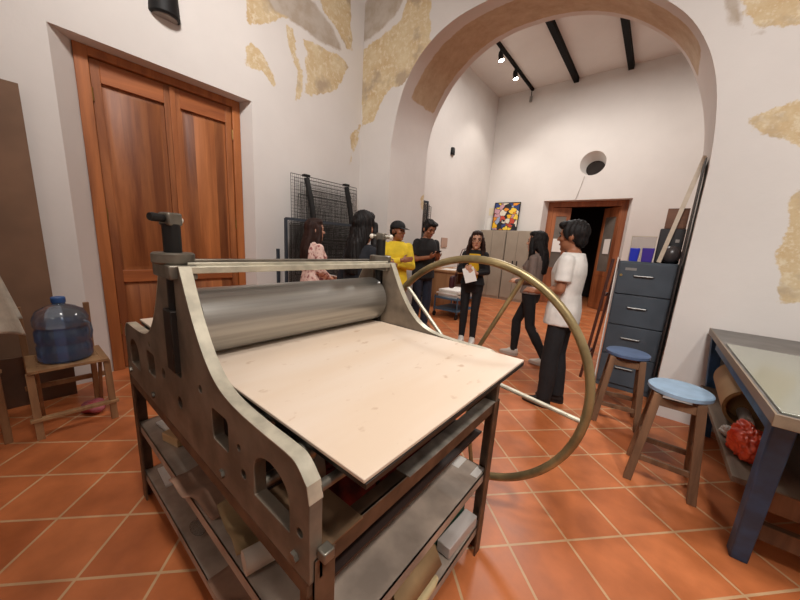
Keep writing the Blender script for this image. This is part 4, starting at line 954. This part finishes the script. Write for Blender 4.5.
# ------------------------------------------------------------------ people
def remesh(mb, voxel, smooth=3):
    me = bpy.data.meshes.new('tmp'); me.from_pydata([tuple(p) for p in mb.v], [], mb.f); me.validate()
    bm = bmesh.new(); bm.from_mesh(me); bmesh.ops.recalc_face_normals(bm, faces=bm.faces); bm.to_mesh(me); bm.free()
    o = bpy.data.objects.new('tmp', me); COL.objects.link(o)
    md = o.modifiers.new('r', 'REMESH'); md.mode = 'VOXEL'; md.voxel_size = voxel
    if smooth: sm = o.modifiers.new('s', 'SMOOTH'); sm.factor = .5; sm.iterations = smooth
    dg = bpy.context.evaluated_depsgraph_get(); dg.update()
    out = bpy.data.meshes.new_from_object(o.evaluated_get(dg))
    bpy.data.objects.remove(o); bpy.data.meshes.remove(me)
    return out
def loft(mb, secs, n=20, dx=lambda z: 0, power=2.4):
    R = []
    for z, cx_, rx, ry in secs:
        ring = []
        for k in range(n):
            a = 2 * PI * k / n; c, s = math.cos(a), math.sin(a); e = 2 / power
            ring.append(V((cx_ + dx(z) + rx * math.copysign(abs(c) ** e, c), ry * math.copysign(abs(s) ** e, s), z)))
        R.append(ring)
    return mb.rings(R)
def hand(mb, w, d, nrm, side, k=1.0, curl=.5):
    d = V(d).normalized(); nrm = V(nrm); nrm = (nrm - d * nrm.dot(d)).normalized(); ac = d.cross(nrm).normalized() * side   # ac points to the thumb side
    w = V(w); R = Matrix((d, ac, nrm)).transposed()
    mb.ell(w + d * .045 * k, (.05 * k, .04 * k, .017 * k), R)
    for i, (off, L) in enumerate(((.029, .068), (.010, .076), (-.010, .071), (-.028, .056))):
        b = w + d * .08 * k + ac * off * k; r = .0088 * k; L *= k
        d1 = d * math.cos(curl * .5) + nrm * math.sin(curl * .5); d2 = d * math.cos(curl * 1.5) + nrm * math.sin(curl * 1.5)
        m_ = b + d1 * L * .5; e_ = m_ + d2 * L * .5
        mb.cap(b - d * .02 * k, m_, r * 1.05, r, 8); mb.cap(m_, e_, r, r * .82, 8)
    b = w + d * .025 * k + ac * .028 * k; m_ = b + (d * .6 + ac * .7 + nrm * .2).normalized() * .035 * k; e_ = m_ + (d * .85 + ac * .2 + nrm * .4).normalized() * .032 * k
    mb.cap(b, m_, .0125 * k, .0105 * k, 8); mb.cap(m_, e_, .0105 * k, .0085 * k, 8)
def shag(me, s):
    rnd = random.Random(5); ph = [rnd.uniform(0, 6) for _ in range(4)]
    for v in me.vertices:
        a = math.atan2(v.co.y, v.co.x + .05); v.co += v.normal * s * (.004 * math.sin(a * 23 + ph[0] + v.co.z * 14) + .003 * math.sin(a * 41 + ph[1] - v.co.z * 20))
    return me
def person(label, loc, yaw, H, J, skin, hair, top, bottom, shoe, female=False, headrot=(0, 0), hairstyle='short', lean=0, extras=None):
    s = H / 1.70
    t = thing('person', label, 'person', loc, yaw)
    sh = .142 if female else .166
    D = dict(shL=(0, sh, 1.362), shR=(0, -sh, 1.362), elL=(-.03, sh + .05, 1.11), elR=(-.03, -sh - .05, 1.11), wrL=(.05, sh + .05, .87), wrR=(.05, -sh - .05, .87),
             hipL=(0, .088, .90), hipR=(0, -.088, .90), knL=(.015, .095, .49), knR=(.015, -.095, .49), anL=(-.02, .1, .085), anR=(-.02, -.1, .085), hdL=(.1, 0, -1), hdR=(.1, 0, -1), nL=(0, -1, 0), nR=(0, 1, 0), ftL=0, ftR=0, curl=.5)
    D.update(J); P = {k: (V(v) * s if isinstance(v, tuple) and k[:2] not in ('hd', 'nL', 'nR') else v) for k, v in D.items()}
    dx = lambda z: max(0, (z / s - .95)) * lean * s
    ln = lambda v: v + V((dx(v.z), 0, 0))
    for k in ('shL', 'shR'): P[k] = ln(P[k])
    wst = .118 if female else .14; chs = .145 if female else .165; hpw = .165 if female else .158
    bust = .02 if female else 0
    torso = [(.86, 0, .08, .125), (.93, 0, .098, hpw - .01), (1.0, 0, .097, hpw - .016), (1.08, .0, .088, wst), (1.18, .004, .10, chs - .012), (1.26, .006 + bust * .6, .108 + bust * .6, chs), (1.335, 0, .095, chs - .012), (1.385, -.004, .078, sh - .035), (1.42, -.008, .062, .09), (1.455, -.01, .05, .06)]
    sc_ = lambda S, g=0: [(z * s, c * s, (a + g) * s, (b + g) * s) for z, c, a, b in S]
    # head frame
    sH = s * 1.09; HC = ln(V((.024, 0, 1.572)) * s); HR = RZ(headrot[0]) @ RY(headrot[1])
    hp = lambda x, y, z: HC + HR @ (V((x, y, z)) * sH)
    b = MB(); loft(b, sc_(torso), dx=dx)
    b.cap(ln(V((-.012, 0, 1.40)) * s), hp(-.012, 0, -.07), .054 * s, .05 * s)
    k_ = .96 if female else 1.0
    b.ell(hp(-.004, 0, .022), (.097 * sH, .076 * sH * k_, .098 * sH), HR, 24, 16)
    b.ell(hp(.022, 0, -.045), (.068 * sH, .06 * sH * k_, .075 * sH), HR, 20, 12)
    b.ell(hp(.062, 0, -.095), (.026 * sH, .026 * sH, .02 * sH), HR)
    b.ell(hp(.078, 0, .03), (.016 * sH, .05 * sH, .014 * sH), HR)                       # brow
    b.cap(hp(.086, 0, .018), hp(.106, 0, -.02), .008 * sH, .0125 * sH, 8); b.ell(hp(.098, .01, -.024), (.01 * sH, .008 * sH, .007 * sH), HR, 8, 6); b.ell(hp(.098, -.01, -.024), (.01 * sH, .008 * sH, .007 * sH), HR, 8, 6)
    for sg in (1, -1):
        b.ell(hp(-.008, sg * .076 * k_, -.008), (.019 * sH, .009 * sH, .031 * sH), HR @ RZ(sg * -.3), 10, 8)
        b.ell(hp(.06, sg * .036, -.018), (.03 * sH, .026 * sH, .022 * sH), HR, 10, 8)     # cheek
        S_, E_, W_ = (P['shL'], P['elL'], P['wrL']) if sg > 0 else (P['shR'], P['elR'], P['wrR'])
        f = .88 if female else 1
        b.cap(S_, E_, .05 * s * f, .038 * s * f); b.cap(E_, W_, .039 * s * f, .027 * s * f); b.ell(S_ + (E_ - S_) * .02, (.056 * s * f,) * 3)
        b.ell(E_ + (W_ - E_) * .28, (.042 * s * f,) * 3)
        hand(b, W_, P['hdL'] if sg > 0 else P['hdR'], P['nL'] if sg > 0 else P['nR'], (1 if sg > 0 else -1) * (-1), s * (.92 if female else 1), P['curl'])
        h_, kn, an = (P['hipL'], P['knL'], P['anL']) if sg > 0 else (P['hipR'], P['knR'], P['anR'])
        b.cap(h_, kn, .07 * s, .047 * s); b.cap(kn, an, .046 * s, .034 * s); b.ell(kn + (an - kn) * .25 + V((-.01 * s, 0, 0)), (.045 * s, .042 * s, .09 * s))
        fd = RZ(P['ftL'] if sg > 0 else P['ftR']) @ V((1, 0, 0)); b.cap(an + V((0, 0, -.04 * s)), an + fd * .14 * s + V((0, 0, -.058 * s)), .034 * s, .025 * s)
    body = finish('body', remesh(b, .0075 * s, 2), skin, t, 0, 180)
    # eyes, brows, mouth
    for sg in (1, -1):
        m = MB(); m.ell(hp(.0815, sg * .032, .008), (.0085 * sH, .0125 * sH, .0065 * sH), HR, 12, 8); m.build('eye', MATS['eye_dark'], t, local=True)
        m = MB(); m.tube([hp(.082, sg * .05, .028), hp(.093, sg * .032, .034), hp(.096, sg * .014, .03)], .004 * sH, 6); m.build('eyebrow', hair, t, local=True)
    m = MB(); m.ell(hp(.0885, 0, -.058), (.008 * sH, .022 * sH, .0075 * sH), HR, 14, 8); m.build('lips', MATS['lips'], t, local=True)
    # top garment
    g = top.get('gap', .014); c = MB(); hem = top.get('hem', .88)
    tz = []
    hw = hpw + .006 if hem < .98 else wst + .01
    torso_ = [(z, c, max(a, .114 - max(0, z - .93) * .15), max(b_, hpw + .004 - max(0, z - .9) * .2)) if z < 1.04 else (z, c, a, b_) for z, c, a, b_ in torso]
    tz = [(hem, .004, .117 if hem < .98 else .1, hw)] + [q for q in torso_ if q[0] > hem + .03 and q[0] < 1.43] + [(1.437, -.008, .06, .078)]
    loft(c, sc_(tz, g), dx=dx)
    for sg in (1, -1):
        S_, E_, W_ = (P['shL'], P['elL'], P['wrL']) if sg > 0 else (P['shR'], P['elR'], P['wrR']); f = .88 if female else 1
        c.ell(S_, (.057 * s * f + g * .4 * s,) * 3)
        if top['sleeve'] == 'short':
            e2 = S_ + (E_ - S_) * .72; c.tube([S_, S_ + (E_ - S_) * .4, e2], [(.06 * f + g * .3) * s, (.059 * f + g * .3) * s, .062 * s * f + g * .3 * s], 14)
        else:
            w2 = W_ + (E_ - W_) * .06
            c.cap(S_, E_, (.053 * f + g * .5) * s, (.044 * f + g * .5) * s); c.tube([E_, E_ + (w2 - E_) * .5, w2], [(.045 * f + g * .5) * s, (.043 * f + g * .4) * s, (.034 * f + g * .3) * s], 14)
    tp = finish(top.get('name', 'shirt'), remesh(c, .010 * s, 3), top['mat'], t, 0, 180)
    if 'inner' in top:  # open jacket shows a top underneath
        m = MB(); loft(m, sc_([(1.0, .02, .10, .07), (1.1, .02, .095, .075), (1.2, .024, .108, .08), (1.3, .03, .125, .085), (1.38, .02, .095, .07)], g + .002), dx=dx)
        for p in m.v: p.x += .006 * s
        finish('undershirt', remesh(m, .010 * s, 3), top['inner'], t, 0, 180)
    # trousers
    q = MB(); loft(q, sc_([(.80, 0, .085, .135), (.86, 0, .098, .150), (.93, 0, .105, hpw), (1.0, 0, .10, hpw - .008)], .007))
    wleg = .0 if female else .012
    for sg in (1, -1):
        h_, kn, an = (P['hipL'], P['knL'], P['anL']) if sg > 0 else (P['hipR'], P['knR'], P['anR'])
        lo = an + V((0, 0, -.01 * s)); q.cap(h_, kn, .084 * s, (.061 + wleg) * s); q.cap(kn, kn + (lo - kn) * .5, (.063 + wleg) * s, (.058 + wleg) * s); q.tube([kn, kn + (lo - kn) * .35 + V((-.008 * s, 0, 0)), lo], [(.062 + wleg) * s, (.06 + wleg) * s, (.046 + wleg * 1.4) * s], 14)
    finish('trousers', remesh(q, .010 * s, 3), bottom, t, 0, 180)
    for sg in (1, -1):
        an = P['anL'] if sg > 0 else P['anR']; R = RZ(P['ftL'] if sg > 0 else P['ftR']); base = V((an.x, an.y, 0))
        m = MB(); z0 = an.z - .085 * s
        def ring(z, a, bk, w): return [base + R @ (V(((bk + (a - bk) * (.5 + .5 * math.cos(2 * PI * k / 20))), w * math.sin(2 * PI * k / 20) * (1 - .15 * math.cos(2 * PI * k / 20)), z)) * s) + V((0, 0, z0)) for k in range(20)]
        m.rings([ring(.0, .19, -.068, .044), ring(.022, .195, -.072, .048)]); m.build('sole', MATS['sole_' + shoe], t, local=True)
        m = MB(); m.rings([ring(.022, .19, -.068, .045), ring(.045, .18, -.07, .045), ring(.07, .10, -.065, .04), ring(.10, .055, -.055, .038)]); m.build('shoe', MATS['shoe_' + shoe], t, 0, 180, local=True)
    # hair
    hm = MB()
    if hairstyle == 'cap':
        hm.ell(hp(-.02, 0, .0), (.088 * sH, .082 * sH * k_, .085 * sH), HR, 20, 12)
        finish('hair', shag(remesh(hm, .009 * s, 2), s), hair, t, 0, 180)
        cp = MB(); R_ = []
        for a in range(0, 8):
            th = a / 7 * PI / 2 * .97
            R_.append([hp(-.004 + .106 * math.cos(th) * math.cos(2 * PI * k / 28), .088 * math.cos(th) * math.sin(2 * PI * k / 28), .05 + .083 * math.sin(th)) for k in range(28)])
        R_.insert(0, [hp(-.004 + .105 * math.cos(2 * PI * k / 28), .087 * math.sin(2 * PI * k / 28), .03) for k in range(28)])
        cp.rings(R_); cpo = cp.build('cap', MATS['black_cap'], t, 0, 180, local=True)
        br = MB(); br.sheet(6, 12, lambda a, v: hp(.085 + (.085 * math.cos((v - .5) * 1.9)) * a, (v - .5) * .155 * (1 - .15 * a), .042 - .02 * a)); br.build('brim', MATS['black_cap'], cpo, 0, 180, .005, local=True)
    else:
        hm.ell(hp(-.02, 0, .034), (.1 * sH, .088 * sH * k_, .1 * sH), HR, 24, 14); hm.ell(hp(.03 if not female else .018, 0, .09 if not female else .093), (.068 * sH, .07 * sH, .038 * sH), HR, 20, 10)
        if hairstyle == 'short':
            for sg in (1, -1): hm.ell(hp(.02, sg * .069, .03), (.04 * sH, .016 * sH, .05 * sH), HR, 12, 8)
            hm.ell(hp(-.06, 0, -.03), (.05 * sH, .066 * sH, .06 * sH), HR); hm.ell(hp(.06, .02, .092), (.045 * sH, .05 * sH, .03 * sH), HR)
        else:
            L = 1.18 if hairstyle == 'long' else 1.30
            z_low = L * s
            sec = []
            top_p = hp(-.03, 0, .03); 
            R_ = []
            for i in range(9):
                f = i / 8; z = top_p.z + (z_low - top_p.z) * f; wv = .006 * math.sin(f * 9)
                cxx = top_p.x + (dx(z) - .075 * s + .0 - top_p.x) * min(1, f * 1.6) + (0 if f < .3 else -.012 * sH)
                rx = (.085 - .035 * f) * s; ry = (.086 + .022 * math.sin(PI * f * .8) - .015 * f + wv) * s
                R_.append([V((cxx + rx * math.cos(2 * PI * k / 24) * (1 + .05 * math.sin(k * 2.1 + i)), top_p.y + ry * math.sin(2 * PI * k / 24) * (1 + .05 * math.sin(k * 1.7)), z)) for k in range(24)])
            hm.rings(R_)
            for sg in (1, -1):
                p0 = hp(.03, sg * .072, .045); p1 = hp(.028, sg * .088, -.05); p2 = hp(.01, sg * .1, -.13); p3 = ln(V((.045, sg * .1, 1.36)) * s); p4 = ln(V((.10, sg * .085, 1.24)) * s)
                hm.tube([p0, p1, p2, p3] + ([p4] if hairstyle == 'long' and sg > -2 else []), ([.024 * sH, .028 * sH, .032 * sH, .03 * s] + ([.014 * s] if hairstyle == 'long' else [])), 10)
        finish('hair', shag(remesh(hm, .009 * s, 2), s), hair, t, 0, 180)
    if extras: extras(t, s, hp, P)
    return t, P, s
def W(t, p):  # local to world
    return V(t.location) + RZ(t.rotation_euler.z) @ V(p)

SK1 = mat('skin_tan', (176, 120, 88), .5); SK2 = mat('skin_light', (202, 150, 122), .5); SK3 = mat('skin_brown', (150, 98, 70), .5)
HB = mat('black_hair', (18, 15, 15), .6, 0, 0, 30, col2=(30, 25, 24), stretch=(1, 1, .12), bump=.5, bscale=60, spec=.25); HN = mat('dark_brown_hair', (38, 22, 18), .6, 0, 0, 30, col2=(56, 34, 27), stretch=(1, 1, .12), bump=.5, bscale=60, spec=.25)
mat('eye_dark', (26, 18, 16), .2); mat('lips', (156, 78, 72), .5); mat('black_cap', (24, 23, 25), .8)
for n, c, s_ in (('white', (224, 220, 214), (206, 200, 194)), ('black', (20, 19, 20), (26, 24, 24)), ('pale', (206, 198, 188), (196, 188, 178))): mat('shoe_' + n, c, .6); mat('sole_' + n, s_, .7)
C_BLK = mat('black_denim', (24, 24, 28), .85, 0, .2, 30); C_NAVY = mat('navy_denim', (34, 40, 58), .85, 0, .2, 30)
def cloth(name, c): return mat(name, c, .9, 0, .1, 9, bump=.35, bscale=11)
def dirang(x, y): return math.atan2(y, x)

# man in the white tee
t, P, s = person('man in a white tee shirt and black trousers standing in profile nearest the wheel', (-.55, 2.98, 0), dirang(-1, .06), 1.61,
    dict(elL=(.0, .2, 1.12), wrL=(.22, .10, 1.07), elR=(.02, -.22, 1.12), wrR=(.24, -.12, 1.06), hdL=(1, -.2, .1), hdR=(1, .3, .0), nL=(0, -.6, -.8), nR=(0, .6, -.8), knL=(.02, .1, .49), anL=(.02, .1, .085), anR=(-.04, -.1, .085)),
    SK3, HB, dict(mat=cloth('white_cotton', (226, 222, 216)), sleeve='short', hem=.80, gap=.026, name='tee_shirt'), C_BLK, 'black', hairstyle='short', headrot=(0, .05))
# woman in profile, grey brown jumper
person('woman with long black hair in a grey brown jumper and black trousers, walking in profile', (-1.12, 4.01, 0), dirang(-1, -.05), 1.58,
    dict(elL=(-.02, .19, 1.11), wrL=(.2, .07, 1.05), elR=(-.02, -.19, 1.11), wrR=(.19, -.06, 1.07), hdL=(.8, -.6, .1), hdR=(.7, .7, .1), nL=(-.3, -.3, -.8), nR=(-.3, .3, -.8), knL=(-.06, .085, .49), anL=(-.30, .09, .10), knR=(.16, -.085, .5), anR=(.15, -.09, .085)),
    SK2, HB, dict(mat=cloth('grey_brown_knit', (128, 112, 104)), sleeve='long', hem=.92, gap=.016, name='jumper'), C_BLK, 'pale', True, (0, .0), 'long')
# woman with glasses
def glasses(t, s, hp, P):
    m = MB()
    for sg in (1, -1): m.tube([hp(.094, sg * .031 + .022 * math.cos(2 * PI * k / 16), .007 + .018 * math.sin(2 * PI * k / 16)) for k in range(16)], .0022 * s, 6, True); m.tube([hp(.09, sg * .053, .012), hp(.02, sg * .078, .012), hp(-.01, sg * .08, .008)], .002 * s, 6)
    m.tube([hp(.094, .01, .01), hp(.096, -.01, .01)], .002 * s, 6); m.build('glasses', M_BLACK, t, local=True)
tw, P, s = person('woman with glasses in a black jacket over a yellow top holding white papers', (-1.96, 4.12, 0), dirang(.35, -.93), 1.57,
    dict(elL=(.0, .2, 1.12), wrL=(.2, .06, 1.10), elR=(.0, -.21, 1.12), wrR=(.2, -.11, 1.14), hdL=(.6, -.7, .3), hdR=(.7, .6, .5), nL=(-.8, -.5, 0), nR=(-.7, .6, 0), anL=(0, .085, .085), anR=(-.02, -.085, .085), knL=(.02, .08, .49), knR=(.01, -.08, .49)),
    SK2, HN, dict(mat=cloth('black_jacket_cloth', (26, 25, 28)), inner=cloth('yellow_cotton', (236, 186, 30)), sleeve='long', hem=.92, gap=.016, name='jacket'), C_BLK, 'white', True, (.1, .05), 'shoulder', extras=glasses)
c = W(tw, V((.275, -.03, 1.08)) * s); R = RZ(tw.rotation_euler.z) @ RY(math.radians(-25)) @ RX(math.radians(20))
tag(MB().box(c, (.006, .15, .21), R).build('paper_sheets', M_PAPER, loc=tuple(c)), 'white sheets of paper held by the woman with glasses', 'papers')
# bag at her hip
c = W(tw, V((.02, -.30, .93)) * s)
t = thing('handbag', 'dark maroon handbag hanging at the hip of the woman with glasses', 'handbag', tuple(c))
Rb = RZ(tw.rotation_euler.z)
MB().box(c, (.2, .075, .17), Rb).build('body', mat('maroon_leather', (58, 20, 30), .5), t, .025)
sp_ = [V((.08, -.262, 1.01)), V((.06, -.245, 1.14)), V((.01, -.236, 1.3)), V((-.01, -.2, 1.425)), V((-.03, -.16, 1.445)), V((-.09, -.21, 1.3)), V((-.11, -.25, 1.14)), V((-.06, -.262, 1.01))]
m = MB(); m.tube([W(tw, p * s) for p in sp_], .006, 6); m.build('strap', MATS['maroon_leather'], t)
# yellow jumper, black cap, arms folded
person('man in a yellow jumper and black cap with folded arms by the arch jamb', (-2.74, 3.34, 0), dirang(.74, -.68), 1.63,
    dict(elL=(.09, .215, 1.10), wrL=(.215, -.03, 1.13), elR=(.09, -.215, 1.12), wrR=(.235, .05, 1.19), hdL=(.15, -1, .15), hdR=(.05, 1, .15), nL=(-1, 0, 0), nR=(-1, 0, 0), curl=.25),
    SK3, HB, dict(mat=cloth('lemon_yellow_knit', (240, 208, 52)), sleeve='long', hem=.84, gap=.022, name='jumper'), C_NAVY, 'black', False, (.75, .0), 'cap')
# black tee, looking at the phone
tb, P, s = person('man in a black tee shirt and dark jeans bent over the phone in his hands', (-2.84, 4.16, 0), dirang(.93, -.36), 1.72,
    dict(elL=(.02, .225, 1.11), wrL=(.25, .085, 1.16), elR=(.02, -.225, 1.11), wrR=(.25, -.085, 1.16), hdL=(.6, -.6, .35), hdR=(.6, .6, .35), nL=(-.2, -.4, .8), nR=(-.2, .4, .8), curl=.9),
    SK3, HB, dict(mat=cloth('black_cotton', (30, 29, 31)), sleeve='short', hem=.83, gap=.022, name='tee_shirt'), C_NAVY, 'black', False, (0, .42), 'short', .08)
c = W(tb, V((.325, 0, 1.235)) * s)
tp = MB().box(c, (.14, .07, .009), RZ(tb.rotation_euler.z) @ RY(math.radians(-25))); tag(tp.build('phone', mat('black_phone', (16, 16, 18), .2), bevel=.003, loc=tuple(c)), 'black phone held by the man in the black tee shirt', 'phone')
# women behind the press
def floral():
    m = bpy.data.materials.new('pink_floral_cloth'); m.use_nodes = True; nt = m.node_tree; N = nt.nodes; Lk = nt.links; b = N['Principled BSDF']; b.inputs['Roughness'].default_value = .9
    tc = N.new('ShaderNodeTexCoord'); n = N.new('ShaderNodeTexNoise'); n.inputs['Scale'].default_value = 22; n.inputs['Detail'].default_value = 3; Lk.new(tc.outputs['Object'], n.inputs['Vector'])
    r = N.new('ShaderNodeValToRGB'); e = r.color_ramp.elements; e[0].position = .36; e[0].color = rgb((150, 84, 84)); e[1].position = .46; e[1].color = rgb((222, 184, 172)); k = e.new(.6); k.color = rgb((230, 204, 192)); k = e.new(.68); k.color = rgb((182, 124, 118))
    Lk.new(n.outputs['Fac'], r.inputs[0]); Lk.new(r.outputs[0], b.inputs['Base Color']); return m
t1, P, s = person('woman with long dark brown hair in a pink floral blouse behind the press', (-2.98, 2.17, 0), dirang(.12, .99), 1.55,
    dict(elL=(-.03, .2, 1.11), wrL=(.17, .08, 1.02), elR=(-.02, -.2, 1.11), wrR=(.18, -.08, 1.0), hdL=(.9, -.3, 0), hdR=(.9, .3, 0), nL=(0, -.5, -.8), nR=(0, .5, -.8)),
    SK2, HN, dict(mat=floral(), sleeve='long', hem=.86, gap=.024, name='blouse'), C_NAVY, 'black', True, (-.25, .0), 'long')
c = W(t1, V((.29, -.07, 1.0)) * s); tag(MB().box(c, (.12, .16, .006), RZ(t1.rotation_euler.z) @ RY(.5)).build('paper_sheet', M_PAPER, loc=tuple(c)), 'bright white sheet held by the woman in the floral blouse', 'paper')
person('woman with long black hair and dark navy jacket behind the roller of the press', (-1.83, 1.79, 0), dirang(.05, 1), 1.57,
    dict(elL=(-.04, .2, 1.11), wrL=(.12, .1, .98), elR=(-.03, -.2, 1.11), wrR=(.13, -.1, .98), hdL=(.8, -.4, -.3), hdR=(.8, .4, -.3)),
    SK2, HB, dict(mat=cloth('dark_navy_cloth', (24, 26, 34)), sleeve='long', hem=.84, gap=.03, name='jacket'), C_BLK, 'black', True, (.35, .05), 'long')

# ------------------------------------------------------------------ light
def area(name, loc, target, size, power, col=(1, .93, .85), spread=PI):
    d = bpy.data.lights.new(name, 'AREA'); d.shape = 'DISK'; d.size = size; d.energy = power; d.color = col; d.spread = spread
    o = bpy.data.objects.new(name, d); COL.objects.link(o); o.location = loc; o.rotation_euler = (V(target) - V(loc)).to_track_quat('-Z', 'Y').to_euler(); return o
def point(name, loc, power, r=.1, col=(1, .93, .85)):
    d = bpy.data.lights.new(name, 'POINT'); d.energy = power; d.shadow_soft_size = r; d.color = col
    o = bpy.data.objects.new(name, d); COL.objects.link(o); o.location = loc; return o
def spotl(name, loc, target, power, ang=70, blend=.6, r=.06, col=(1, .93, .85)):
    d = bpy.data.lights.new(name, 'SPOT'); d.energy = power; d.spot_size = math.radians(ang); d.spot_blend = blend; d.shadow_soft_size = r; d.color = col
    o = bpy.data.objects.new(name, d); COL.objects.link(o); o.location = loc; o.rotation_euler = (V(target) - V(loc)).to_track_quat('-Z', 'Y').to_euler(); return o
WARM = (1, .94, .88)
spotl('ceiling_spot', (.0, .1, 4.7), (.05, 1.35, 0), 150, 70, .9, .12, WARM)
spotl('ceiling_spot', (1.35, .2, 4.0), (-.1, 1.3, .2), 280, 82, .9, .12, WARM)
area('wall_fill', (-.9, .2, 4.8), (-3.6, 2.0, 2.5), .6, 44, (1, .95, .91), math.radians(95))  # unseen fill added to brighten the left wall but little of the floor
area('wall_fill', (.3, -.6, 4.6), (.9, 3.4, 1.7), .6, 50, (1, .95, .91), math.radians(95))  # unseen fill added to brighten the arch wall at the right
point('room_fill', (.9, .3, 2.6), 9, .2, WARM)  # unseen fill added behind the camera, brightens the underside of the arch
point('room_fill', (-.9, -1.6, 2.6), 18, .25, WARM)  # unseen fill added at front left for the dark near side of the press
area('back_room_fill', (-1.7, 6.4, 5.25), (-1.7, 6.4, 0), .8, 130, (1, .96, .92))  # broad downward fill added over the back room, has no fixture
spotl('track_beam', (-3.14, 6.9, 5.05), (-1.6, 9.0, 1.6), 90, 95)
spotl('track_beam', (-3.14, 7.75, 5.05), (-3.8, 8.0, 1.2), 50, 100)
spotl('track_beam', (1.2, 6.2, 5.0), (-.6, 9.0, 1.8), 110, 95)
w = bpy.data.worlds.new('world'); SC.world = w; w.use_nodes = True; w.node_tree.nodes['Background'].inputs[0].default_value = (.9, .85, .8, 1); w.node_tree.nodes['Background'].inputs[1].default_value = .06

SC.view_settings.view_transform = 'Standard'; SC.view_settings.look = 'None'; SC.view_settings.exposure = -.1; SC.view_settings.gamma = 1; SC.view_settings.use_curve_mapping = False
